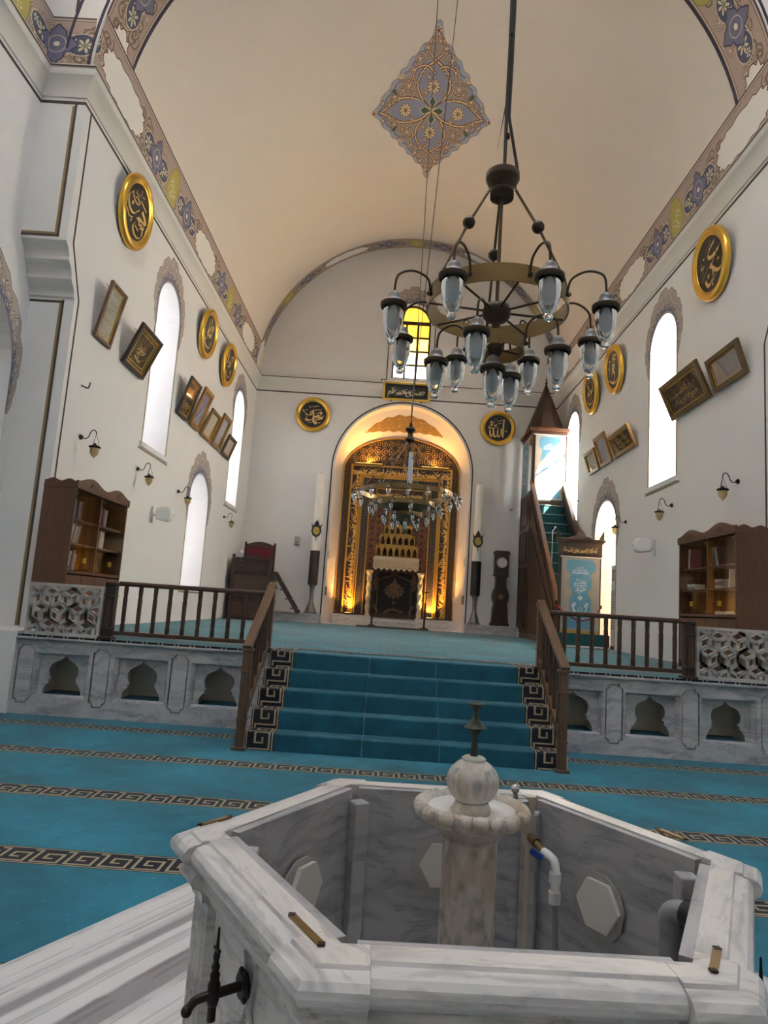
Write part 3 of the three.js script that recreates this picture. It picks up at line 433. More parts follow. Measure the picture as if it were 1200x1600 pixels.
// ------------------------------------------------------------------ medallions, framed pieces and the sign
// pen strokes of the four largest medallions: [centre x, centre y, half width, half height, lean of the upright axis, strokes [weight, points]]
const TRACED = {
  first: [485, 485, 295, 295, 0, [[1.2, [[612, 305], [606, 380], [602, 560], [600, 700]]], [1.2, [[560, 500], [562, 600], [545, 668], [515, 690], [485, 668], [478, 600], [478, 525]]], [1.2, [[480, 630], [462, 678], [425, 692], [396, 668], [385, 600], [372, 515]]], [1.2, [[376, 600], [362, 668], [336, 690], [310, 650], [295, 545]]], [.55, [[460, 330], [540, 305], [620, 282]]], [.55, [[430, 412], [490, 385], [555, 365]]], [.6, [[432, 270], [420, 300], [394, 326]]], [.6, [[455, 488], [495, 484]]], [.8, [[330, 440], [275, 455], [262, 488], [300, 500], [420, 478], [440, 445], [390, 425]]], [.6, [[285, 380], [330, 345], [380, 375], [345, 420], [300, 410]]], [.5, [[300, 325], [320, 380], [350, 440]]], [.5, [[645, 550], [690, 552]]]]],
  second: [460, 425, 275, 275, 0, [[1.3, [[560, 425], [580, 385], [625, 375], [645, 410], [600, 442], [530, 462], [475, 480]]], [1.3, [[500, 492], [580, 478], [672, 500], [600, 522], [530, 540], [505, 565]]], [1.7, [[470, 480], [472, 545], [500, 595], [552, 622]]], [1.3, [[450, 330], [466, 400], [470, 485], [440, 532], [380, 560], [325, 550], [310, 525], [328, 490]]], [.6, [[485, 332], [560, 322], [640, 312]]], [.6, [[440, 260], [510, 245], [580, 234]]], [.6, [[365, 250], [395, 270], [430, 235]]], [.7, [[238, 330], [262, 372], [300, 335], [335, 325]]], [.7, [[400, 350], [400, 440]]], [.7, [[430, 345], [428, 440]]], [.7, [[290, 400], [330, 442], [385, 442], [440, 440]]], [.6, [[370, 615], [420, 605], [460, 590]]], [.6, [[590, 600], [620, 605], [640, 590]]], [.5, [[510, 398], [540, 392]]], [.5, [[665, 448], [700, 448]]]]],
  husn: [305, 655, 178, 445, .135, [[1.2, [[436, 360], [370, 410], [325, 470], [318, 540], [350, 572], [395, 560]]], [1.2, [[475, 505], [445, 545], [425, 540], [405, 580], [385, 570], [360, 640], [330, 680], [300, 700]]], [1.2, [[300, 690], [325, 760], [350, 845], [385, 882], [430, 850], [462, 750]]], [1.2, [[325, 745], [305, 860], [240, 985], [205, 985], [190, 880]]], [.5, [[402, 280], [340, 430]]], [.5, [[345, 330], [278, 485]]], [1.3, [[238, 830], [250, 845]]], [.4, [[285, 675], [150, 830]]], [.6, [[210, 520], [190, 620], [235, 600], [175, 720]]], [.6, [[330, 910], [300, 950], [265, 985], [262, 1050]]], [.6, [[400, 690], [425, 700], [400, 750]]], [.5, [[245, 470], [265, 490]]]]],
  hseyn: [322, 660, 158, 452, 0, [[1.2, [[382, 545], [430, 600], [462, 660], [410, 690], [350, 705], [330, 745]]], [1.1, [[345, 735], [372, 745], [378, 795], [402, 760], [408, 812], [430, 790], [442, 880], [430, 960], [385, 1025], [335, 1012], [305, 930], [322, 840]]], [1.1, [[338, 600], [312, 650], [302, 700], [262, 755], [210, 728], [182, 640], [182, 540], [212, 465]]], [1.4, [[232, 600], [246, 625]]], [.6, [[335, 420], [430, 465]]], [.5, [[320, 250], [316, 360]]], [.7, [[215, 430], [225, 500], [290, 545], [325, 500], [290, 450], [250, 480]]], [.5, [[265, 330], [250, 390], [300, 400]]], [.6, [[185, 795], [230, 860], [280, 820]]], [.9, [[262, 875], [270, 900]]], [.6, [[425, 745], [452, 770], [430, 790]]], [.5, [[340, 330], [375, 310]]], [.6, [[330, 880], [385, 900]]]]],
};
function traced(x, key, w, h, k) { const [cx, cy, rx, ry, sk, st] = TRACED[key], R = w * .47; for (const [wt, pts] of st) nib(x, pts.map(([a, b]) => [w / 2 + (a - cx - (cy - b) * sk) / rx * R, h / 2 + (b - cy) / ry * R]), wt * k); }
const FACE = { L: PI / 2, R: -PI / 2, B: 0 };
function medallion(word, D, label, pos, turn, lean) {
  const t = thing('calligraphy_medallion', label, 'medallion', pos, turn, 'round gilded calligraphy medallions'), R = D / 2;
  const T = canvasTex(384, 384, (x, w, h) => { fillTex(x, w, h, '#15151a'); x.fillStyle = x.strokeStyle = '#d6b06a'; if (TRACED[word]) traced(x, word, w, h, 21); else write(x, WORDS[word], w / 2 - 6, h / 2 + 10, 168, .11); });
  const g = lathe([[R * .74, .0], [R * .74, .045], [R * .77, .06], [R * .8, .058], [R * .82, .075], [R * .86, .09], [R * .9, .088], [R * .92, .078], [R * .95, .08], [R * .985, .06], [R, .03], [R, 0]], 48).rotateX(PI / 2);
  const f = mesh('frame', g, M.gold, t), d = mesh('panel', new THREE.CircleGeometry(R * .76, 48).translate(0, 0, .045), std({ map: T, roughness: .45 }), t, true), b = mesh('backing', new THREE.CylinderGeometry(R * .9, R * .9, .02, 32).rotateX(PI / 2).translate(0, 0, .01), M.woodDark, t);
  for (const m of [f, d, b]) { m.geometry.rotateX(lean); m.geometry.translate(0, 0, .02 + Math.sin(lean) * R); }
}
const MX = W - .0;
medallion('hseyn', 1.14, 'round gilt medallion nearest the camera on the left wall, above the bookcase', [-MX, 7.35, -9.95], FACE.L, .12);
medallion('thmn', 1.1, 'round gilt medallion on the left wall, above the row of five frames', [-MX, 7.2, -14.4], FACE.L, .12);
medallion('amr', 1.1, 'round gilt medallion on the left wall next to the farthest window, the farther of two', [-MX, 7.2, -16.35], FACE.L, .12);
medallion('husn', 1.14, 'round gilt medallion nearest the camera on the right wall, above two large frames', [MX, 7.12, -10.05], FACE.R, .12);
medallion('ali', 1.1, 'round gilt medallion on the right wall behind the hanging lamps, the nearer of two', [MX, 7.06, -14.65], FACE.R, .12);
medallion('bkr', 1.1, 'round gilt medallion on the right wall near the pulpit spire, the farther of two', [MX, 7.1, -16.4], FACE.R, .12);
medallion('second', 1.08, 'round gilt medallion on the end wall left of the arched recess', [-2.82, 7.16, ZB], 0, .05);
medallion('first', 1.08, 'round gilt medallion on the end wall between the recess and the pulpit', [2.83, 7.1, ZB], 0, .05);
const picBase = { map: [['#3a3428', '#c2a15c'], ['#b9b49c', '#7d7660'], ['#8e8ba6', '#5a5672'], ['#a5a78f', '#d0c79c'], ['#bba698', '#8d6e64'], ['#77706a', '#9b948b'], ['#9a98ae', '#6d6a85'], ['#2e2a26', '#a58d58']] };
function framed(kind, w, h, lean, label, z, s, frameMat, bw, group, y = 5.03) {
  const t = thing('framed_calligraphy', label, 'picture frame', [s * MX, y, z], s < 0 ? FACE.L : FACE.R, group), [bg, fg] = picBase.map[kind];
  const T = canvasTex(256, 256, (x, W2, H2) => { fillTex(x, W2, H2, bg); x.strokeStyle = fg; x.lineWidth = 5; x.strokeRect(18, 18, 220, 220); x.fillStyle = x.strokeStyle = fg;
    if (kind === 0) { write(x, WORDS.second, 128, 150, 70, .17); x.lineWidth = 8; x.strokeRect(34, 34, 188, 188); } else if (kind === 7) { for (let k = 0; k < 2; k++) line(x, 40, 218, 110 + 80 * k, 62, .15, 40 + k); } else if (kind === 1 || kind === 5) { x.lineWidth = 4; x.strokeRect(36, 30, 184, 196); for (let k = 0; k < 4; k++) line(x, 60, 200, 80 + 42 * k, 22, .1, 50 + k); } else for (let k = 0; k < 5; k++) line(x, 40, 218, 66 + 38 * k, 26, .12, 60 + k + kind); }, { wrap: false });
  const F = poly([[-w / 2, 0], [w / 2, 0], [w / 2, h], [-w / 2, h]]), I = new THREE.Path([[-1, 0], [1, 0], [1, 1], [-1, 1]].map(([a, b]) => new THREE.Vector2(a * (w / 2 - bw), b ? h - bw : bw))); F.holes.push(I);
  const F2 = poly([[-w / 2 + bw * .6, bw * .6], [w / 2 - bw * .6, bw * .6], [w / 2 - bw * .6, h - bw * .6], [-w / 2 + bw * .6, h - bw * .6]]), I2 = new THREE.Path([[-1, 0], [1, 0], [1, 1], [-1, 1]].map(([a, b]) => new THREE.Vector2(a * (w / 2 - bw - .015), b ? h - bw - .015 : bw + .015))); F2.holes.push(I2);
  const list = [mesh('frame', extr(F, .06, .012), frameMat, t), mesh('inner_moulding', extr(F2, .03).translate(0, 0, .005), M.goldPaint, t), mesh('picture', box(w - 1.6 * bw, h - 1.6 * bw, .01, 0, h / 2, .012), std({ map: T, roughness: .6 }), t, true), mesh('glass', box(w - 1.7 * bw, h - 1.7 * bw, .002, 0, h / 2, .026), M.glass, t)];
  for (const m of list) { m.geometry.rotateX(lean); m.geometry.translate(0, 0, .012); }
  mesh('hanging_wire', rod([0, h * Math.cos(lean) * .8, h * Math.sin(lean) * .8], [0, h * Math.cos(lean) + .06, .005], .004, 6), M.iron, t);
}
const FG = 'tilted frames along the left wall', FR = 'tilted frames along the right wall';
M.frameBrown = std({ color: '#5a4633', roughness: .45, metalness: .15 }); M.frameBlack = std({ color: '#1e1a18', roughness: .35 }); M.frameGold = std({ color: '#8a6a3a', roughness: .42, metalness: .4 }); M.frameAntique = std({ color: '#5c4a2c', roughness: .5, metalness: .35 });
framed(1, .53, .86, .2, 'narrow brown frame holding a pale sheet, nearest the camera on the left wall', -9.5, -1, M.frameBrown, .05, FG);
framed(0, .9, .72, .4, 'black framed gold calligraphy panel tilted beside the nearest left window', -10.7, -1, M.frameBlack, .06, FG);
framed(7, .69, .8, .3, 'dark framed panel, first in the left row of five', -13.42, -1, M.frameBlack, .05, FG);
framed(2, .64, .88, .32, 'tall gilt frame with lilac sheet, second in the left row of five', -14.27, -1, M.frameGold, .09, FG);
framed(3, .74, .66, .36, 'low gilt frame with greenish sheet, middle of the left row of five', -15.17, -1, M.frameGold, .07, FG);
framed(6, .7, .82, .32, 'tall gilt frame with lilac sheet, fourth in the left row of five', -16.1, -1, M.frameGold, .09, FG);
framed(4, .78, .54, .34, 'small brown frame with pink sheet, last in the left row of five', -17.1, -1, M.frameBrown, .07, FG);
framed(7, 1.42, .64, .4, 'wide antique gold frame with lettered panel overlapping the nearest right window', -10.9, 1, M.frameAntique, .09, FR);
framed(5, .95, .52, .3, 'antique frame with grey sheet, nearest the camera on the right wall', -9.58, 1, M.frameAntique, .08, FR);
framed(3, .8, .54, .3, 'smallest gilt frame of the right group of three, farthest from the camera', -16.16, 1, M.frameGold, .07, FR);
framed(6, .76, .7, .32, 'tall gilt frame with lilac sheet in the middle of the right group of three', -15.22, 1, M.frameGold, .08, FR);
framed(7, 1.24, .5, .4, 'wide gilt frame with dark lettered panel, nearest of the right group of three', -14.0, 1, M.frameGold, .07, FR);
{
  const t = thing('lettered_sign', 'black sign with gold lettering in a gilt frame above the arched recess', 'sign', [-.02, 7.74, ZB]), w = 1.44, h = .56;
  const F = poly([[-w / 2, 0], [w / 2, 0], [w / 2, h], [-w / 2, h]]), I = new THREE.Path([[-1, 0], [1, 0], [1, 1], [-1, 1]].map(([a, b]) => new THREE.Vector2(a * (w / 2 - .07), b ? h - .07 : .07))); F.holes.push(I);
  const T = canvasTex(512, 192, (x, W2, H2) => { fillTex(x, W2, H2, '#121214'); x.fillStyle = x.strokeStyle = '#d9cfae'; line(x, 40, 480, 128, 84, .13, 21); line(x, 60, 460, 120, 60, .1, 25); });
  for (const m of [mesh('frame', extr(F, .07, .015), M.gold, t), mesh('panel', box(w - .12, h - .12, .012, 0, h / 2, .02), std({ map: T, roughness: .5 }), t, true)]) { m.geometry.rotateX(.2); m.geometry.translate(0, 0, .152); }
  for (const k of [-.5, .42]) mesh('bracket', span(k, k + .08, .02, .08, 0, .2), M.iron, t);
}
// ------------------------------------------------------------------ platform, its marble front, stairs
const SX0 = -1.56, SX1 = 1.68, STZ = -6.93, TR = .255, RI = .18;
struct('platform', span(-W, W, 0, PLAT - .025, ZB - 1.3, ZP - .5), M.marble);
tag(mesh('carpet', span(-4.62, 4.62, PLAT - .0245, PLAT, ZB - .02, ZP - .012), M.carpet), 'blue carpet with dark key borders covering the raised platform', 'carpet');
{
  tag(mesh('carpet', span(-NB, NB, 0, .012, ZP - .02, 5.2), M.carpet), 'blue carpet with dark key borders on the lower floor around the fountain', 'carpet');
}
for (const s of [-1, 1]) {
  const o = new THREE.Group(); o.name = s < 0 ? 'wall_platform_left' : 'wall_platform_right'; o.userData.kind = 'structure'; scene.add(o);
  const x0 = s < 0 ? -4.4 : SX1, x1 = s < 0 ? SX0 : 4.4, cs = s < 0 ? [-3.85, -2.94, -2.05] : [2.01, 2.88, 3.74], ps = s < 0 ? [-4.27, -3.4, -2.5] : [2.45, 3.31, 4.2];
  const rect = (a, b, c, d) => new THREE.Path([[a, c], [b, c], [b, d], [a, d]].map(([x, y]) => new THREE.Vector2(x, y)));
  const notch = (c, e = 0) => { const a = .1 - e, b = .055 - e * .4, y0 = .13 + e, y1 = .79 - e, k = .05; return [[c - b, y0], [c + b, y0], [c + b + .004, y0 + k * .6], [c + a, y0 + k], [c + a, y1 - k], [c + b + .004, y1 - k * .6], [c + b, y1], [c - b, y1], [c - b - .004, y1 - k * .6], [c - a, y1 - k], [c - a, y0 + k], [c - b - .004, y0 + k * .6]]; };
  const F = poly([[x0, 0], [x1, 0], [x1, .84], [x0, .84]]);
  for (const c of cs) F.holes.push(rect(c - .31, c + .31, .21, .71)); for (const p of ps) F.holes.push(new THREE.Path(notch(p).map(([x, y]) => new THREE.Vector2(x, y))));
  mesh('face_slab', extr(F, .08).translate(0, 0, ZP - .08), M.marble, o);
  for (const p of ps) { mesh('pilaster_panel', extr(poly(notch(p, .012)), .042, .006).translate(0, 0, ZP - .05), M.marble, o); mesh('pilaster_backing', span(p - .11, p + .11, .1, .82, ZP - .07, ZP - .05), M.marble, o); }
  cs.forEach((c, i) => {
    const B = poly([[c - .33, .19], [c + .33, .19], [c + .33, .73], [c - .33, .73]]), H = new THREE.Path(); ogeePath(H, c, .44, .225, .46); B.holes.push(H);
    mesh('niche_surround', extr(B, .04).translate(0, 0, ZP - .12), M.marble, o);
    mesh('niche_frame', (() => { const ring2 = (e) => [[c - .31 + e, .21 + e], [c + .31 - e, .21 + e], [c + .31 - e, .71 - e], [c - .31 + e, .71 - e], [c - .31 + e, .21 + e]]; return [loft([ring2(0).map(([x, y]) => [x, y, ZP - .02]), ring2(.012).map(([x, y]) => [x, y, ZP - .02]), ring2(.03).map(([x, y]) => [x, y, ZP - .06]), ring2(.03).map(([x, y]) => [x, y, ZP - .081])], null, false, .3)]; })(), M.marble, o);
    mesh('niche_lining', [span(c - .3, c + .3, .2, .72, ZP - .5, ZP - .48), span(c - .3, c - .28, .2, .72, ZP - .48, ZP - .12), span(c + .28, c + .3, .2, .72, ZP - .48, ZP - .12), span(c - .28, c + .28, .7, .72, ZP - .48, ZP - .12), span(c - .28, c + .28, .2, .222, ZP - .48, ZP - .12)], M.lining ??= std({ color: '#d6cdbd', roughness: .9 }), o);
    mesh('niche_mat', rbox(.5, .012, .34, c, .229, ZP - .3, .004), M.teal, o);
  });
  mesh('cap', extr(poly([[-.45, .84], [.012, .84], [.02, .85], [.035, .858], [.035, .872], [.03, .875], [-.45, .875]]), x1 - x0).rotateY(-PI / 2).translate(x1, 0, ZP), M.marble, o);
}
{
  const o = new THREE.Group(); o.name = 'stairs'; o.userData.kind = 'structure'; scene.add(o);
  for (let k = 0; k < 5; k++) { // marble treads, each under three lengths of carpet
    const z0 = STZ - TR * k, y1 = RI * (k + 1), zb = ZP - .5;
    mesh('step', span(SX0, SX1, RI * k, y1 - .02, zb, z0 - .02), M.marble, o);
    const prof = () => { const r = .02, P = [[0, RI * k], [0, y1 - r]]; for (let i = 1; i <= 4; i++) { const a = PI / 2 * i / 4; P.push([-r + r * Math.cos(a), y1 - r + r * Math.sin(a)]); } const d = k === 4 ? -.55 : -TR - .01; P.push([d, y1], [d, y1 - .018], [-.02, y1 - .018], [-.02, RI * k]); return poly(P); };
    const X = [-1.205, -.34, .42, 1.345];
    for (let i = 0; i < 3; i++) { const w = X[i + 1] - X[i] - .004; mesh('carpet_runner', extr(prof(), w).rotateY(-PI / 2).translate(X[i + 1] - .002, 0, z0), M.teal, o); }
  }
  for (const [xa, xb] of [[-1.49, -1.205], [1.345, 1.63]]) { // key border runs up both edges
    const path = []; let len = 0; for (let k = 0; k < 5; k++) { const z0 = STZ - TR * k, y0 = RI * k, y1 = y0 + RI, r = .02; path.push([z0, y0], [z0, y1 - r], [z0 - r * .3, y1 - r * .3], [z0 - r, y1]); path.push([k === 4 ? z0 - .5 : z0 - TR, y1]); }
    const L = [0]; for (let i = 1; i < path.length; i++) L.push(L[i - 1] + Math.hypot(path[i][0] - path[i - 1][0], path[i][1] - path[i - 1][1]));
    mesh('key_border', loft(path.map(([z, y]) => [[xa, y + .003, z + .003], [xb, y + .003, z + .003]]), (j, i) => [L[j] / .436, i], false, .3), M.stairKey, o, true);
    mesh('border_backing', path.slice(0, -1).map((p, i) => bar([(xa + xb) / 2, p[1] - .008, p[0] - .008], [(xa + xb) / 2, path[i + 1][1] - .008, path[i + 1][0] - .008], xb - xa, .018)), M.black, o);
  }
}
// ------------------------------------------------------------------ wooden railings
const turned = (h, r = .022) => lathe([[0, 0], [r, 0], [r, h * .14], [r * .8, h * .15], [r * 1.08, h * .165], [r * .8, h * .18], [r * .95, h * .24], [r * 1.0, h * .7], [r * .8, h * .76], [r * 1.08, h * .775], [r * .8, h * .79], [r, h * .81], [r, h], [0, h]], 12);
function newel(parent, x, y0, y1, z, w = .1) { mesh('newel_post', [rbox(w, y1 - y0, w, x, (y0 + y1) / 2, z, .012), rbox(w + .012, .02, w + .012, x, lerp(y0, y1, .3), z, .004), rbox(w + .012, .02, w + .012, x, lerp(y0, y1, .78), z, .004), rbox(w + .03, .03, w + .03, x, y1, z, .008), rbox(w + .05, .03, w + .05, x, y0 + .015, z, .006)], M.woodRail, parent); }
for (const s of [-1, 1]) {
  const x = s < 0 ? -1.53 : 1.6, zb = -6.9, zt = -7.98, nm = s < 0 ? 'left' : 'right';
  const t = thing('stair_railing', `brown wooden stair railing with turned balusters on the ${nm} side of the carpeted steps`, 'railing', [x, 0, 0]);
  newel(t, 0, .0125, .97, zb, .085); newel(t, 0, PLAT + .001, 1.62, zt, .085);
  mesh('handrail', [bar([0, .99, zb + .06], [0, 1.66, zt - .05], .085, .05)], M.woodRail, t);
  mesh('lower_rail', bar([0, .3, zb], [0, 1.0, zt], .055, .06), M.woodRail, t);
  for (let i = 1; i < 6; i++) { const f = i / 6, z = lerp(zb, zt, f), y0 = .3 + .7 * f, y1 = .97 + .66 * f; mesh('baluster', turned(y1 - y0).translate(0, y0, z), M.wood, t); }
  const xa = s < 0 ? -3.33 : 1.65, xb = s < 0 ? -1.58 : 3.24, zr = -8.04;
  const b = thing('balustrade', `low dark wooden balustrade along the platform edge ${s < 0 ? 'left' : 'right'} of the steps`, 'balustrade', [0, PLAT, zr]);
  mesh('top_rail', rbox(xb - xa, .055, .075, (xa + xb) / 2, .645, 0, .02), M.wood, b);
  mesh('bottom_rail', rbox(xb - xa, .045, .06, (xa + xb) / 2, .075, 0, .01), M.wood, b);
  const n = 10; for (let i = 0; i < n; i++) mesh('baluster', turned(.55, .026).translate(xa + (xb - xa) * (i + .5) / n, .09, 0), M.wood, b);
  const p = thing('newel_post', `thick dark wooden post between balustrade and ${nm} pierced marble screen`, 'post', [s < 0 ? -3.4 : 3.31, PLAT, zr + .02]);
  mesh('shaft', [rbox(.11, .6, .12, 0, .31, 0, .012)], M.woodDark, p); mesh('panel', rbox(.06, .3, .01, 0, .3, .062, .004), M.wood, p); mesh('cap', rbox(.13, .05, .14, 0, .63, 0, .02), M.woodDark, p); mesh('foot', rbox(.16, .03, .17, 0, .015, 0, .008), M.woodDark, p);
  for (const y of [.13, .5]) mesh('collar', rbox(.12, .015, .13, 0, y, 0, .004), M.wood, p);
  // pierced screen: rhombic lattice carved from one slab
  const q = thing('pierced_screen', `pierced marble screen of cube lattice in front of the ${nm} bookcase`, 'screen', [s < 0 ? -4.36 : 3.4, PLAT, zr]), SW = s < 0 ? .87 : 1.0, SH = .6, a = .125, fr = .035, g = [];
  g.push(span(0, SW, 0, fr, -.035, .035), span(0, SW, SH - fr, SH, -.035, .035), span(0, fr, fr, SH - fr, -.035, .035), span(SW - fr, SW, fr, SH - fr, -.035, .035));
  const groove = [], clip = (A, B) => { let t0 = 0, t1 = 1; const d = [B[0] - A[0], B[1] - A[1]]; for (const [p2, q2] of [[-d[0], A[0] - fr * .6], [d[0], SW - fr * .6 - A[0]], [-d[1], A[1] - fr * .6], [d[1], SH - fr * .6 - A[1]]]) { if (Math.abs(p2) < 1e-9) { if (q2 < 0) return null; } else { const r = q2 / p2; if (p2 < 0) { if (r > t1) return null; t0 = Math.max(t0, r); } else { if (r < t0) return null; t1 = Math.min(t1, r); } } } return t1 - t0 < .05 ? null : [[A[0] + d[0] * t0, A[1] + d[1] * t0], [A[0] + d[0] * t1, A[1] + d[1] * t1]]; };
  const edge = (A, B) => { const c = clip(A, B); if (!c) return; const [[x0, y0], [x1, y1]] = c, l = Math.hypot(x1 - x0, y1 - y0), th = Math.atan2(y1 - y0, x1 - x0), mv = (G) => G.rotateZ(th).translate((x0 + x1) / 2, (y0 + y1) / 2, 0); g.push(mv(box(l + .02, .04, .056))); g.push(mv(box(l, .011, .01, 0, .014, .031)), mv(box(l, .011, .01, 0, -.014, .031))); };
  const seen = new Set(), E = (A, B) => { const k = [A, B].map((p3) => p3.map((v) => Math.round(v * 500)).join()).sort().join('|'); if (!seen.has(k)) { seen.add(k); edge(A, B); } };
  for (let r = -1; r < 5; r++) for (let c = -1; c < 6; c++) { const cx = (c + (r & 1 ? .5 : 0)) * a * 1.732 + .04, cy = r * 1.5 * a + .07, v = [0, 1, 2, 3, 4, 5].map((k) => [cx + a * Math.sin(k * PI / 3), cy + a * Math.cos(k * PI / 3)]); for (let k = 0; k < 6; k++) E(v[k], v[(k + 1) % 6]); for (const k of [1, 3, 5]) E([cx, cy], v[k]); }
  mesh('lattice', g, M.screen ??= std({ map: rep(marbleTex(151, [196, 190, 181], [150, 146, 140], .6, 1, 4, 2.4, .1, 512), .8), roughness: .6 }), q);
  if (s > 0) q.userData.label = 'pierced pale marble screen of cube lattice in front of the right bookcase';
}
// marble ledges at the foot of the end wall
for (const s of [-1, 1]) struct(s < 0 ? 'trim_ledge_left' : 'trim_ledge_right', [rbox(1.5, .26, .5, s * 2.86, PLAT + .13, ZB + .25, .008), rbox(1.52, .04, .53, s * 2.86, PLAT + .25, ZB + .26, .012)], M.marble);
// ------------------------------------------------------------------ mihrab
const GOLDT = '#c8963c';
const vineTex = (w, h, cell, bg, fg, edge, lw, seed, o) => canvasTex(w, h, (x) => { fillTex(x, w, h, bg); vines(x, w, h, cell, fg, edge, lw, seed); speckle(x, w, h, .15, seed); }, o);
M.mihBorder = std({ map: vineTex(512, 512, 128, '#2b1a16', '#8f6d38', '#1a0f0d', 7, 201, { rx: 3, ry: 3 }), roughness: .6 });
M.mihRed = std({ map: vineTex(512, 512, 170, '#4a1a17', '#b98d45', '#2a0e0c', 8, 211, { rx: 1.7, ry: 1.7 }), roughness: .6 });
M.mihFloral = std({ map: vineTex(256, 256, 85, '#23222a', '#8a7450', '#15141a', 5, 221, { rx: 3.6, ry: 3.6 }), roughness: .6 });
M.mihTymp = std({ map: vineTex(1024, 512, 128, '#241512', '#b8924a', '#120a08', 8, 231, { rx: .55, ry: 1 }), roughness: .6 });
M.mihText = std({ ownUv: true, map: canvasTex(1024, 96, (x, w, h) => { fillTex(x, w, h, '#2a1512'); x.fillStyle = x.strokeStyle = '#e2b45a'; line(x, 0, w, h * .86, 76, .2, 241); line(x, 0, w, h * .8, 52, .16, 243); }), roughness: .5 });
M.mihCurtain = std({ map: canvasTex(512, 640, (x, w, h) => {
  fillTex(x, w, h, '#11151a'); const B = '#8a6a4c', D = '#3a2b24'; x.fillStyle = D; x.fillRect(0, 0, w, 56); x.fillRect(0, h - 60, w, 60); x.save(); x.beginPath(); x.rect(0, 0, w, h); x.clip();
  x.strokeStyle = B; x.lineWidth = 5; x.beginPath(); x.moveTo(60, h); x.lineTo(60, 190); x.bezierCurveTo(60, 110, 180, 120, 256, 60); x.bezierCurveTo(332, 120, 452, 110, 452, 190); x.lineTo(452, h); x.stroke();
  for (const s of [-1, 1]) for (let i = 0; i < 7; i++) spiral(x, 256 + s * (218 + 14 * (i % 2)), 70 + i * 30, 26, i, 1.2, s, 4, B, D);
  x.fillStyle = '#4a382c'; x.beginPath(); x.moveTo(256, 120); x.bezierCurveTo(250, 210, 160, 240, 165, 300); x.bezierCurveTo(170, 350, 230, 330, 256, 370); x.bezierCurveTo(282, 330, 342, 350, 347, 300); x.bezierCurveTo(352, 240, 262, 210, 256, 120); x.fill(); x.strokeStyle = B; x.lineWidth = 6; x.stroke();
  for (let i = 0; i < 5; i++) line(x, 200 + 4 * i, 312 - 4 * i, 320 - i * 26, 24, .16, 300 + i);
  for (let i = 0; i < 12; i++) { const a = PI * 2 * i / 12; spiral(x, 256 + 96 * Math.cos(a), 285 + 82 * Math.sin(a), 20, a, 1.1, 1, 4, B, D); }
  for (let i = 0; i < 7; i++) spiral(x, 160 + i * 32, 520 + 14 * Math.abs(i - 3), 24, i, 1.2, i < 3 ? 1 : -1, 4, B, D); for (const s of [-1, 1]) for (let i = 0; i < 4; i++) spiral(x, 256 + s * (190 + 12 * i), 560 - 26 * i, 20, i, 1.1, s, 4, B, D); flower(x, 256, 440, 18, 6, B, D); x.restore();
}, { wrap: false }), roughness: .85 });
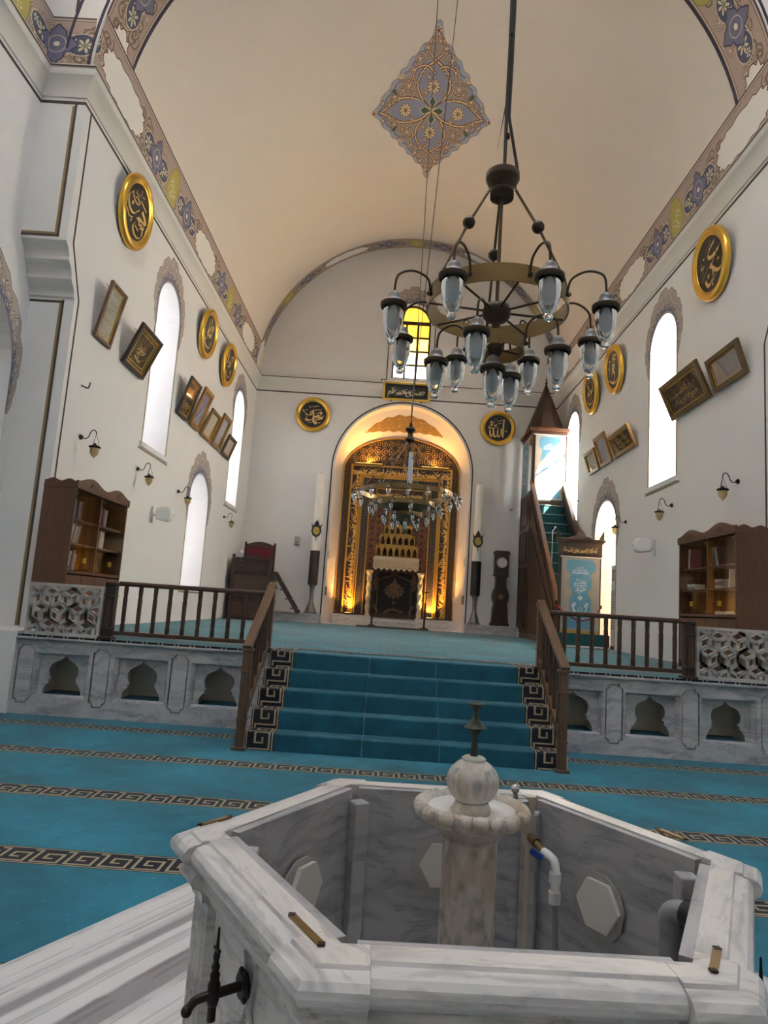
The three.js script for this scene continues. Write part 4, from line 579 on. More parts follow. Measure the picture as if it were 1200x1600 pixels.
{
  const Z = NI.z2, t = thing('mihrab', 'carved and gilded prayer niche panel filling the arched recess', 'prayer niche', [0, 0, 0]);
  const ring = (x0, y0, y1, w, d, z) => { const F = poly([[-x0, y0], [x0, y0], [x0, y1], [-x0, y1]]), H = new THREE.Path([[-x0 + w, y0], [x0 - w, y0], [x0 - w, y1 - w], [-x0 + w, y1 - w]].map(([a, b]) => new THREE.Vector2(a, b))); H.getPoints(); const U = poly([[-x0, y0], [-x0 + w, y0], [-x0 + w, y1 - w], [x0 - w, y1 - w], [x0 - w, y0], [x0, y0], [x0, y1], [-x0, y1]]); return extr(U, d, Math.min(.008, d / 3)).translate(0, 0, z); };
  const B = new THREE.Shape(); archPath(B, -NI.hw2 + .01, NI.hw2 - .01, 1.2, NI.spring2, 32, NI.rise2 - .01);
  B.holes.push(new THREE.Path([[-.68, 1.21], [.68, 1.21], [.68, 2.66], [-.68, 2.66]].map(([a, b]) => new THREE.Vector2(a, b))));
  mesh('backing', extr(B, .04, 0, 32).translate(0, 0, Z), M.mihBorder, t);
  const A = new THREE.Shape(); archPath(A, -NI.hw2 + .2, NI.hw2 - .2, 6.02, 6.03, 24, .72); mesh('arch_panel', extr(A, .03).translate(0, 0, Z + .04), M.mihTymp, t);
  mesh('arch_moulding', (() => { const r = [], n = 40; for (let i = 0; i <= n; i++) { const a = PI * i / n; r.push([(NI.hw2 - .03) * Math.cos(a), NI.spring2 + (NI.rise2 - .03) * Math.sin(a), Z + .05]); } return tube([[NI.hw2 - .03, 1.25, Z + .05], [NI.hw2 - .03, 3.5, Z + .05], ...r, [-NI.hw2 + .03, 3.5, Z + .05], [-NI.hw2 + .03, 1.25, Z + .05]], .025, 160, 6); })(), M.goldPaint, t);
  mesh('outer_moulding', ring(1.6, 1.25, 5.92, .055, .06, Z + .04), M.goldPaint, t);
  const strip = (x0, x1, y0, y1, vert) => { const g = box(x1 - x0, y1 - y0, .012, (x0 + x1) / 2, (y0 + y1) / 2, Z + .048), uv = g.attributes.uv, p = g.attributes.position; for (let i = 0; i < p.count; i++) vert ? uv.setXY(i, (p.getY(i) - y0) / 2.3, 1 - (p.getX(i) - x0) / (x1 - x0)) : uv.setXY(i, (p.getX(i) - x0) / 2.3, (p.getY(i) - y0) / (y1 - y0)); return g; };
  for (const [a, b] of [[-1.545, -1.31], [1.31, 1.545]]) mesh('lettered_band', strip(a, b, 1.25, 5.62, true), M.mihText, t, true);
  mesh('lettered_band', strip(-1.545, 1.545, 5.62, 5.865), M.mihText, t, true);
  mesh('broad_moulding', [ring(1.31, 1.25, 5.62, .06, .07, Z + .04), ring(1.24, 1.25, 5.55, .05, .045, Z + .04)], M.goldPaint, t);
  mesh('floral_band', ring(1.19, 1.25, 5.5, .23, .02, Z + .04), M.mihFloral, t);
  mesh('inner_moulding', ring(.97, 1.25, 5.28, .03, .05, Z + .04), M.goldPaint, t);
  mesh('lettered_panel', strip(-.7, .7, 4.92, 5.12), M.mihText, t, true); mesh('panel_moulding', ring(.76, 4.86, 5.2, .03, .045, Z + .04), M.goldPaint, t);
  const R = poly([[-.94, 2.66], [.94, 2.66], [.94, 4.86], [-.94, 4.86]]); mesh('arabesque_panel', extr(R, .025).translate(0, 0, Z + .04), M.mihRed, t);
  M.hood = std({ color: '#9a7636', roughness: .45, metalness: .35 }); M.hoodPale = std({ color: '#c8bda2', roughness: .6 });
  [[2.66, .36, 8, 1.4, .3], [3.02, .36, 7, 1.3, .25], [3.38, .34, 6, 1.1, .21], [3.72, .3, 5, .88, .17], [4.02, .26, 4, .62, .13], [4.28, .22, 2, .34, .1], [4.5, .22, 1, .17, .07]].forEach(([y, h, n, w, d], k) => { // stalactite tiers, each cell a small hollow arch
    for (let i = 0; i < n; i++) { const cw = w / n, x = -w / 2 + cw * (i + .5), S = poly([[-cw / 2, h], [-cw / 2, .02], [0, -.06], [cw / 2, .02], [cw / 2, h]]), H = new THREE.Path(); H.moveTo(-cw * .34, .04); H.lineTo(cw * .34, .04); H.lineTo(cw * .34, h * .4); H.quadraticCurveTo(cw * .3, h * .66, 0, h * .84); H.quadraticCurveTo(-cw * .3, h * .66, -cw * .34, h * .4); S.holes.push(H);
      mesh('muqarnas_cell', [extr(S, .05, 0, 4).translate(x, y, Z + .06 + d - .05), span(x - cw / 2, x + cw / 2, y + h - .03, y + h, Z + .065, Z + .06 + d - .05)], k ? M.hood : M.hoodPale, t); }
    mesh('muqarnas_backing', span(-w / 2, w / 2, y, y + h, Z + .06, Z + .06 + d * .3), k ? M.hoodDark ??= std({ color: '#4a3418', roughness: .6 }) : M.hoodPale, t);
  });
  mesh('curtain', box(1.36, 1.5, .02, 0, 1.92, Z - .005 + .05), M.mihCurtain, t, true);
  mesh('scalloped_valance', (() => { const P = [[-.72, .2], [-.72, 0]]; for (let i = 0; i < 7; i++) for (let k = 1; k <= 6; k++) P.push([-.72 + 1.44 * (i + k / 6) / 7, .12 * Math.sin(PI * k / 6) * .8]); P.push([.72, .2]); return extr(poly(P), .04).translate(0, 2.52, Z + .12); })(), M.woodDark, t);
  for (const s of [-1, 1]) {
    const c = mesh('column', (() => { const rows = []; for (let j = 0; j <= 48; j++) { const y = 1.24 + 1.2 * j / 48, r = []; for (let i = 0; i <= 16; i++) { const a = 2 * PI * i / 16, q = .066 + .014 * Math.sin(2 * a + s * j * .52); r.push([s * .79 + q * Math.cos(a), y, Z + .13 + q * Math.sin(a)]); } rows.push(r); } return loft(rows, null, false, 1); })(), M.hoodPale, t);
    mesh('capital', [cyl(.1, .07, .1, s * .79, 2.49, Z + .13, 12), rbox(.22, .06, .2, s * .79, 2.57, Z + .13, .01)], M.hoodPale, c); mesh('base', [cyl(.075, .1, .08, s * .79, 1.2, Z + .13, 12), rbox(.22, .08, .22, s * .79, 1.13, Z + .13, .01)], M.hoodPale, c);
  }
  mesh('plinth', [span(-1.84, -.69, PLAT, 1.2, Z, Z + .3)], M.marbleF, t); mesh('plinth', [span(.69, 1.84, PLAT, 1.2, Z, Z + .3)], M.marbleF, t);
  mesh('threshold', [rbox(1.38, .16, .5, 0, PLAT + .08, Z + .25, .01)], M.marble, t);
  tag(mesh('prayer_mat', rbox(2.1, .02, 1.0, 0, PLAT + .011, Z + 1.15, .006), M.black), 'dark mat on the carpet in front of the gilded niche', 'mat');
  for (const [x, z] of [[-.62, Z + .75], [.95, Z + .6]]) { const m = thing('microphone_stand', x < 0 ? 'black microphone stand before the dark curtain of the niche' : 'black microphone stand lit by orange light right of the niche', 'microphone stand', [x, PLAT + .022, z]); mesh('base', cyl(.1, .12, .03, 0, .016, 0, 20), M.black, m); mesh('pole', [cyl(.028, .028, .75, 0, .4, 0, 10), rod([0, .77, 0], [.03, 1.05, .02], .012)], M.black, m); mesh('microphone_head', new THREE.SphereGeometry(.06, 12, 8).scale(1, .75, .9).translate(.03, 1.08, .02), M.black, m); }
  // amber lamps that light the niche
  const AMB = new THREE.Color(1, .48, .1);
  M.amberLamp = std({ color: '#402000', emissive: AMB, emissiveIntensity: 2.5 });
  for (const [x, z, I] of [[-1.38, Z + .34, 1.8], [1.12, Z + .34, 3]]) { const l = thing('uplight', x < 0 ? 'small amber uplight on the left plinth of the niche' : 'small amber uplight on the right plinth of the niche', 'lamp', [x, 1.2, z - .12]); mesh('housing', rbox(.2, .05, .1, 0, .026, 0, .008), M.black, l); mesh('lamp_lens', rbox(.17, .012, .07, 0, .056, 0, .004), M.amberLamp, l);
    const L = new THREE.SpotLight(AMB, I * 4, 0, 1.0, .7, 2); L.position.set(x, 1.3, z - .1); L.target.position.set(x, 3, Z + .06); L.castShadow = true; L.shadow.radius = 2; scene.add(L, L.target); }
  for (const s of [-1, 1]) { const l = thing('strip_light', `amber strip light on the upper ${s < 0 ? 'left' : 'right'} moulding of the niche`, 'lamp', [s * 1.05, 5.922, Z + .1]); mesh('housing', rbox(.9, .03, .05, 0, .016, 0, .006), M.black, l); mesh('lamp_lens', rbox(.86, .01, .035, 0, .036, 0, .003), M.amberLamp, l); const L = new THREE.RectAreaLight(AMB, s < 0 ? 240 : 150, .86, .04); L.position.set(s * 1.05, 5.975, Z + .1); L.lookAt(s * 1.5, 8, Z + .5); scene.add(L); }
  for (const s of [-1, 1]) { // fittings on the white reveal
    const X = s * 2.0; tag(mesh('wall_switch_box', rbox(.03, .26, .16, s * 2.02 - s * .0, 2.95, ZB - .2, .008), M.plastic), `white switch box on the ${s < 0 ? 'left' : 'right'} reveal of the recess`, 'switch box');
    struct('trim_reveal_' + (s < 0 ? 'left' : 'right'), span(s * 2.055, s * 2.02, 1.72, 1.98, ZB - .3, ZB + .012), M.stoneBand ??= std({ map: vineTex(128, 128, 64, '#7d6a55', '#a5927a', '#5a4a3a', 4, 251, { rx: 6, ry: 6 }), roughness: .7 }));
  }
}
// ------------------------------------------------------------------ giant candles, clock
for (const s of [-1, 1]) {
  const t = thing('giant_candle', `tall white candle on a turned metal stand ${s < 0 ? 'left' : 'right'} of the niche`, 'candle', [s * 2.37 - .03, PLAT + .27, ZB + .28], 0, 'giant candles flanking the niche');
  mesh('stand', lathe([[0, 0], [.19, 0], [.19, .03], [.15, .06], [.16, .09], [.13, .13], [.145, .16], [.1, .2], [.11, .24], [.075, .29], [.06, .36], [.055, .5], [.06, .66], [.075, .7], [.06, .73], [.1, .78], [.1, .82], [0, .82]], 24), M.pewter, t);
  const h = mesh('holder', new THREE.CylinderGeometry(.145, .145, 1.0, 8).translate(0, 1.32, 0), s < 0 ? M.woodDark : M.black, t);
  mesh('candle_body', lathe([[0, 1.82], [.125, 1.82], [.122, 3.9], [.115, 4.04], [.09, 4.1], [.04, 4.13], [0, 4.135]], 24), M.candle, t); mesh('wick', cyl(.006, .006, .05, 0, 4.15, 0, 6), M.black, t);
  const P = [[0, 0], [.1, .06], [.15, .18], [.13, .3], [.17, .42], [.09, .34], [.06, .42], [0, .52]], full = [...P, ...P.slice(1, -1).reverse().map(([x, y]) => [-x, y])];
  const e = mesh('tulip_emblem', extr(poly(full), .015, .003).translate(0, 2.2, .122), M.black, t);
  mesh('emblem_plate', [new THREE.CylinderGeometry(.1, .1, .008, 20).rotateX(PI / 2).scale(1, 1.2, 1).translate(0, 2.4, .14)], std({ map: canvasTex(128, 128, (x, w, h2) => { fillTex(x, w, h2, '#b39a45'); x.fillStyle = x.strokeStyle = '#2a2418'; line(x, 20, 108, 66, 30, .14, 261); line(x, 24, 104, 96, 26, .14, 263); }), roughness: .5 }), e);
  mesh('emblem_stem', cyl(.012, .012, .1, 0, 2.16, .13, 6), M.black, t);
}
{
  const t = thing('grandfather_clock', 'dark carved grandfather clock with curved case beside the pulpit', 'clock', [3.07, PLAT + .27, ZB + .27]);
  const half = [[.27, 0], [.27, .08], [.24, .1], [.22, .5], [.19, .62], [.23, .74], [.24, .86], [.22, .98], [.16, 1.1], [.15, 1.35], [.17, 1.45]], sh = [...half, ...half.slice().reverse().map(([x, y]) => [-x, y])];
  mesh('case', extr(poly(sh), .26, .012).translate(0, 0, -.13), M.woodDark, t); mesh('hood', [rbox(.4, .66, .3, 0, 1.76, 0, .015), rbox(.46, .05, .34, 0, 2.11, 0, .012), rbox(.44, .04, .32, 0, 1.45, 0, .01), rbox(.4, .04, .3, 0, 2.15, 0, .01)], M.woodDark, t);
  const f = mesh('dial', new THREE.CylinderGeometry(.15, .15, .012, 32).rotateX(PI / 2).translate(0, 1.82, .156), std({ color: '#d9d6cc', roughness: .4 }), t);
  mesh('dial_rim', new THREE.TorusGeometry(.155, .012, 8, 32).translate(0, 1.82, .16), M.brass, f); mesh('clock_hand', bar([0, 1.82, .166], [.06, 1.88, .166], .008, .004), M.black, f); mesh('clock_hand', bar([0, 1.82, .168], [-.02, 1.94, .168], .006, .004), M.black, f);
  for (let i = 0; i < 12; i++) { const a = i * PI / 6; mesh('hour_mark', box(.008, .03, .003, .12 * Math.sin(a), 1.82 + .12 * Math.cos(a), .164), M.black, f); }
  mesh('pendulum', [new THREE.CylinderGeometry(.075, .075, .012, 24).rotateX(PI / 2).translate(0, .84, .138)], M.brass, t); mesh('pendulum_window', new THREE.TorusGeometry(.1, .012, 8, 28).translate(0, .84, .134), M.wood, t);
}
// ------------------------------------------------------------------ bookcases with their books
const wave = (x, a) => { const k = clamp01(x); return a * (.25 + .75 * Math.pow(Math.sin(PI * ((k * 2) % 1)), 2)) ; };
function bookcase(s) {
  const nm = s < 0 ? 'left' : 'right', w = 1.72, d = .42, h = 1.9, zc = s < 0 ? -9.36 : -9.54;
  const t = thing('bookcase', `brown wooden bookcase with glass doors and wavy top against the ${nm} wall`, 'bookcase', [s * (W - .012), PLAT, zc], s < 0 ? PI / 2 : -PI / 2);
  // local: x along the wall, z into the room, back at z = 0
  for (const k of [-1, 1]) mesh('side_panel', rbox(.03, h - .08, d, k * (w / 2 - .015), (h - .08) / 2 + .0, d / 2, .004), M.woodCase, t);
  mesh('back_panel', span(-w / 2 + .03, w / 2 - .03, .02, h - .08, .005, .02), s > 0 ? M.carved : M.woodDark, t);
  mesh('bottom', span(-w / 2 + .03, w / 2 - .03, .06, .09, .02, d - .02), M.woodCase, t); mesh('top', rbox(w + .02, .03, d + .02, 0, h - .075, d / 2 + .01, .006), M.woodCase, t);
  mesh('counter', span(-w / 2 + .03, w / 2 - .03, .74, .78, .02, d - .005), M.woodCase, t); mesh('divider', span(-.015, .015, .78, h - .09, .02, d - .03), M.woodCase, t);
  for (const y of [1.12, 1.43]) for (const k of [-1, 1]) mesh('shelf', span(k * .017, k * (w / 2 - .032), y - .012, y + .012, .02, d - .05), M.woodCase, t);
  const front = (L, n = 40, am = .11) => { const P = [[-L / 2, 0], [L / 2, 0]]; for (let i = n; i >= 0; i--) P.push([-L / 2 + L * i / n, .045 + wave(i / n, am)]); return extr(poly(P), .03, .005); };
  const c = mesh('cornice', front(w + .04).translate(0, h - .06, d - .01), M.woodCase, t);
  for (const k of [-.25, .25]) mesh('carved_rosette', [extr(poly([[-.1, 0], [.1, 0], [.05, .045], [0, .07], [-.05, .045]]), .014, .004).translate(k * w, h - .02, d + .016)], M.wood, c);
  for (const k of [-1, 1]) mesh('side_cornice', front(d, 24, .045).rotateY(PI / 2).translate(k * (w / 2 - .01) - .015, h - .06, d / 2), M.woodCase, t);
  for (let i = 0; i < 4; i++) { // glass doors with chrome clips and a gilt pull, plain doors below
    const dw = (w - .06) / 4, x = -w / 2 + .03 + dw * (i + .5), g = mesh('glass_door', box(dw - .006, h - .12 - .79, .005, x, (h - .1 + .78) / 2, d - .004), M.caseGlass, t);
    for (const y of [.81, h - .14]) if (i % 3 === 0 || y) mesh('hinge_clip', box(.022, .022, .014, x + (i % 2 ? 1 : -1) * (dw / 2 - .016), y, d), M.chrome, g);
    mesh('door_pull', rbox(.016, .07, .02, x + (i % 2 ? -1 : 1) * (dw / 2 - .03), .92, d + .008, .006), M.gold, g);
    const q = mesh('lower_door', rbox(dw - .008, .62, .022, x, .41, d - .012, .004), M.woodCase, t); mesh('knob', ball(.014, x + (i % 2 ? -1 : 1) * (dw / 2 - .04), .45, d + .01, 8), M.brass, q);
  }
  mesh('plinth', span(-w / 2 + .02, w / 2 - .02, 0, .06, .03, d - .04), M.woodDark, t);
  return { t, zc, d };
}
const bkMat = ['#8d8f96', '#a9a59a', '#5d4a56', '#8a5a68', '#6a6f76', '#b4b0a6', '#3e4a52', '#c7c1ae'].map((c) => std({ color: c, roughness: .7 })), pageMat = std({ color: '#d8d2c0', roughness: .9 });
const bookGeo = {};
function book(label, group, s, bc, lx, ly, th, hh, dd, lean, k, flat) { // cover and page block
  const t = thing('book', label, 'book', [0, 0, 0], 0, group); t.position.set(s * (W - .012) - s * (.42 - .075 - dd / 2), PLAT + ly + (flat ? 0 : Math.abs(Math.sin(lean)) * th / 2 + .0005), bc.zc + (s < 0 ? -lx : lx)); t.rotation.y = s < 0 ? PI / 2 : -PI / 2; 
  const key = [th, hh, dd].join(); bookGeo[key] ??= [join([box(.003, hh, dd, -th / 2 + .0015, hh / 2), box(.003, hh, dd, th / 2 - .0015, hh / 2), box(th, hh, .004, 0, hh / 2, dd / 2 - .002)]), box(th - .006, hh - .012, dd - .012, 0, hh / 2, -.004)];
  const c = new THREE.Mesh(bookGeo[key][0], bkMat[k]), p = new THREE.Mesh(bookGeo[key][1], pageMat); c.name = 'cover'; p.name = 'pages'; for (const m of [c, p]) { m.castShadow = m.receiveShadow = true; t.add(m); if (flat) { m.rotation.z = PI / 2; m.position.set(hh / 2, th / 2, 0); } else m.rotation.z = lean; }
}
const ORD = ['nearest', 'second', 'third', 'fourth', 'fifth'], ORDF = ['farthest', 'next to farthest'];
const bcL = bookcase(-1), bcR = bookcase(1), rb = rand(77);
function row(s, bc, x0, n, y, label, group, lean, ks, hBase = .22, gap = .012) { let x = x0; for (let i = 0; i < n; i++) { const th = [.022, .03, .04][rb() * 3 | 0], hh = hBase + [0, .02, .04][rb() * 3 | 0]; book(ORD[i] + ' ' + label, group, s, bc, x, y, th, hh, .16, lean, ks[i % ks.length]); x += th + gap + Math.abs(Math.sin(lean)) * .03; } }
row(-1, bcL, -.72, 5, .782, 'leaning book on the lowest glazed shelf, near half of left bookcase', 'leaning books, left bookcase low shelf', -.18, [0, 5, 4]);
row(-1, bcL, -.7, 5, 1.134, 'leaning book on the middle shelf, near half of left bookcase', 'leaning books, left bookcase middle shelf', -.25, [5, 0, 7]);
row(-1, bcL, -.66, 4, 1.444, 'book on the top shelf, near half of left bookcase', 'books, left bookcase near top shelf', 0, [4, 6, 0], .24, .03);
row(-1, bcL, .12, 4, 1.444, 'book on the top shelf, far half of left bookcase', 'books, left bookcase far top shelf', -.06, [3, 3, 0, 5], .24, .03);
row(-1, bcL, .2, 4, 1.134, 'pale volume of the set on the far middle shelf of left bookcase', 'volume set, left bookcase', 0, [7], .22, .002);
row(-1, bcL, .1, 3, .782, 'slanting book on the lowest glazed shelf, far half of left bookcase', 'slanting books, left bookcase', .25, [4, 0, 6], .22, .02);
row(1, bcR, -.7, 2, 1.444, 'tall book from the far end, top shelf of right bookcase', 'tall books, right bookcase', -.05, [7, 3], .27, .03);
row(1, bcR, .12, 3, 1.444, 'tilting book from the middle, near top shelf of right bookcase', 'tilting books, right bookcase', .28, [4, 7, 2], .24, .02);
for (let i = 0; i < 3; i++) book(['lowest', 'middle', 'topmost'][i] + ' pale book in the flat pile on the near middle shelf of right bookcase', 'flat pile, right bookcase', 1, bcR, .22, 1.134 + i * .041, .04, .2, .16, 0, [5, 3, 7][i], true);
book('white book standing alone on the near middle shelf of right bookcase', undefined, 1, bcR, .52, 1.134, .03, .24, .16, -.1, 7);
for (let i = 0; i < 2; i++) book(['far', 'near'][i] + ' one of two pale books lying on the lowest glazed shelf of right bookcase', 'lying books, right bookcase', 1, bcR, .25 + .3 * i, .782, .04, .24, .16, 0, [5, 7][i], true);
for (let i = 0; i < 2; i++) book(['lower', 'upper'][i] + ' of two pale books lying on the far middle shelf of right bookcase', 'lying books, right bookcase far side', 1, bcR, -.62, 1.134 + .041 * i, .04, .24, .16, 0, [4, 5][i], true);
// ------------------------------------------------------------------ preacher's chair
{
  const t = thing('preaching_chair', 'dark carved wooden preaching chair with red back in the left corner', 'chair', [-3.96, PLAT, -19.2]), w = 1.08, d = 1.1, h = 1.66;
  mesh('body', [span(-w / 2, w / 2, 0, h - .06, d / 2 - .06, d / 2 - .03), span(-w / 2, -w / 2 + .04, 0, h - .06, -d / 2, d / 2 - .06), span(w / 2 - .04, w / 2, 0, h - .3, -d / 2, d / 2 - .06), span(-w / 2 + .04, w / 2 - .04, 1.0, 1.04, -d / 2, d / 2 - .06)], M.woodDark, t);
  for (const k of [-1, 1]) mesh('corner_post', [rbox(.1, h, .1, k * (w / 2 - .04), h / 2, d / 2 - .04, .012), ball(.05, k * (w / 2 - .04), h + .06, d / 2 - .04, 10), cyl(.02, .035, .05, k * (w / 2 - .04), h + .02, d / 2 - .04, 10)], M.woodDark, t);
  mesh('crest', (() => { const P = [[-.44, 0], [.44, 0]]; for (let i = 20; i >= 0; i--) { const u = i / 20; P.push([-.44 + .88 * u, .05 + .1 * Math.pow(Math.sin(PI * u), 1.6) + .02 * Math.cos(6 * PI * u)]); } return extr(poly(P), .06, .01).translate(0, h - .05, d / 2 - .07); })(), M.woodDark, t);
  for (const y of [.06, .52, .62, 1.24, 1.32, 1.56]) mesh('crossbar', rbox(w - .18, .05, .03, 0, y, d / 2 - .018, .008), M.woodDark, t);
  mesh('fret_panel', span(-w / 2 + .1, w / 2 - .1, .65, 1.22, d / 2 - .035, d / 2 - .022), M.fretwork, t); mesh('upper_panel', span(-w / 2 + .1, w / 2 - .1, 1.34, 1.54, d / 2 - .035, d / 2 - .022), M.carved, t);
  for (const k of [-1, 1]) mesh('lower_panel', rbox((w - .24) / 2, .38, .02, k * (w - .2) / 4, .29, d / 2 - .022, .008), M.wood, t);
  for (const k of [-1, 1]) mesh('boss', ball(.03, k * .25, 1.44, d / 2 - .015, 8), M.brass, t);
  const b = mesh('backrest', [rbox(.06, 1.36, .06, -.42, 1.52, -d / 2 + .05, .01), rbox(.06, 1.36, .06, .42, 1.52, -d / 2 + .05, .01), (() => { const P = [[-.42, 0], [.42, 0]]; for (let i = 16; i >= 0; i--) { const u = i / 16; P.push([-.42 + .84 * u, .06 + .1 * Math.sin(PI * u)]); } return extr(poly(P), .05, .01).translate(0, 2.06, -d / 2 + .03); })(), rbox(.84, .05, .05, 0, 1.62, -d / 2 + .05, .01)], M.woodDark, t);
  mesh('red_cushion', rbox(.78, .42, .06, 0, 1.85, -d / 2 + .06, .025), M.red, b);
  for (const k of [-1, 1]) mesh('ladder_rail', bar([w / 2 + .02, 1.36, -.1 + k * .18], [w / 2 + .74, .27, -.28 + k * .18], .05, .09), M.woodDark, t);
  for (let i = 0; i < 4; i++) { const f = (i + .5) / 4; mesh('ladder_step', rbox(.2, .03, .32, w / 2 + .06 + .64 * f, 1.26 - 1.0 * f, -.12 - .16 * f, .006), M.wood, t); }
  const l = thing('desk_lamp', 'small white desk lamp on the ledge of the preaching chair', 'lamp', [-4.36, PLAT + 1.64, -19.2 + d / 2 - .3]); l.position.y = PLAT + 1.04;
  mesh('base', cyl(.06, .07, .03, 0, .015, 0, 16), M.white, l); mesh('stem', tube([[0, .03, 0], [-.02, .5, 0], [0, .78, 0], [.04, .84, .02]], .012, 20, 6), M.white, l); mesh('shade', lathe([[.03, .1], [.07, .0], [.075, 0], [.035, .105], [0, .11]], 16).rotateZ(.6).translate(.06, .76, .02), M.white, l);
}
// ------------------------------------------------------------------ pulpit with stair, gate, banners and spire
const bannerTex = (seed) => canvasTex(512, 1024, (x, w, h) => {
  fillTex(x, w, h, '#a79d8e'); x.fillStyle = '#5f93ad'; x.beginPath(); x.moveTo(96, 30); x.lineTo(w - 96, 30); x.lineTo(w - 60, 80); x.lineTo(w - 60, 180); x.quadraticCurveTo(w - 130, 220, w - 110, 300); x.lineTo(w - 110, 430); x.quadraticCurveTo(w - 200, 500, w - 110, 570); x.lineTo(w - 110, 730); x.quadraticCurveTo(w - 140, 780, w - 60, 820); x.lineTo(w - 60, h - 30); x.lineTo(60, h - 30); x.lineTo(60, 820); x.quadraticCurveTo(140, 780, 110, 730); x.lineTo(110, 570); x.quadraticCurveTo(200, 500, 110, 430); x.lineTo(110, 300); x.quadraticCurveTo(130, 220, 60, 180); x.lineTo(60, 80); x.closePath(); x.fill();
  x.lineWidth = 3; for (const s of [0, 1]) for (let i = 0; i < 26; i++) spiral(x, s ? w - 42 : 42, 20 + i * 39, 20, i, 1.2, s ? 1 : -1, 3, '#7f8f98', '#c3b49c');
  x.fillStyle = x.strokeStyle = '#dfe2df'; line(x, 150, 362, 215, 40, .14, seed); line(x, 175, 337, 180, 34, .14, seed + 1); line(x, 215, 297, 148, 26, .14, seed + 2); x.fillRect(140, 222, 232, 7);
  for (let i = 0; i < 14; i++) { const a = 2 * PI * i / 14; write(x, [[ALLG[(i * 5 + 3) % ALLG.length], 0, 0, 1]], 256 + 78 * Math.cos(a), 402 + 78 * Math.sin(a), 56, .14); } for (let i = 0; i < 4; i++) line(x, 200, 316, 360 + 34 * i, 36, .15, seed + 4 + i);
  x.save(); x.translate(256, 568); x.rotate(PI / 4); x.fillRect(-26, -26, 52, 52); x.fillStyle = '#5f93ad'; x.fillRect(-9, -9, 18, 18); x.restore();
  x.strokeStyle = x.fillStyle = '#e4e6e2'; nib(x, [[180, 690], [150, 660], [176, 640], [196, 668], [176, 690]], 18); nib(x, [[160, 680], [190, 760], [256, 786], [322, 760], [352, 680]], 20); nib(x, [[332, 690], [362, 660], [336, 640], [316, 668], [336, 690]], 18); nib(x, [[248, 780], [236, 720], [256, 690], [276, 720], [264, 780]], 8);
  line(x, 170, 342, 868, 30, .12, seed + 9); x.fillStyle = '#b7a98e'; for (const [a, b] of [[92, 500], [w - 92, 500], [80, 260], [w - 80, 260], [80, 800], [w - 80, 800]]) flower(x, a, b, 44, 9, '#b9ab92', '#8d9aa0', '#a08f78');
  x.strokeStyle = '#8c9aa2'; x.lineWidth = 8; x.strokeRect(10, 10, w - 20, h - 20);
}, { wrap: false });
M.banner = std({ map: bannerTex(401), roughness: .85 });
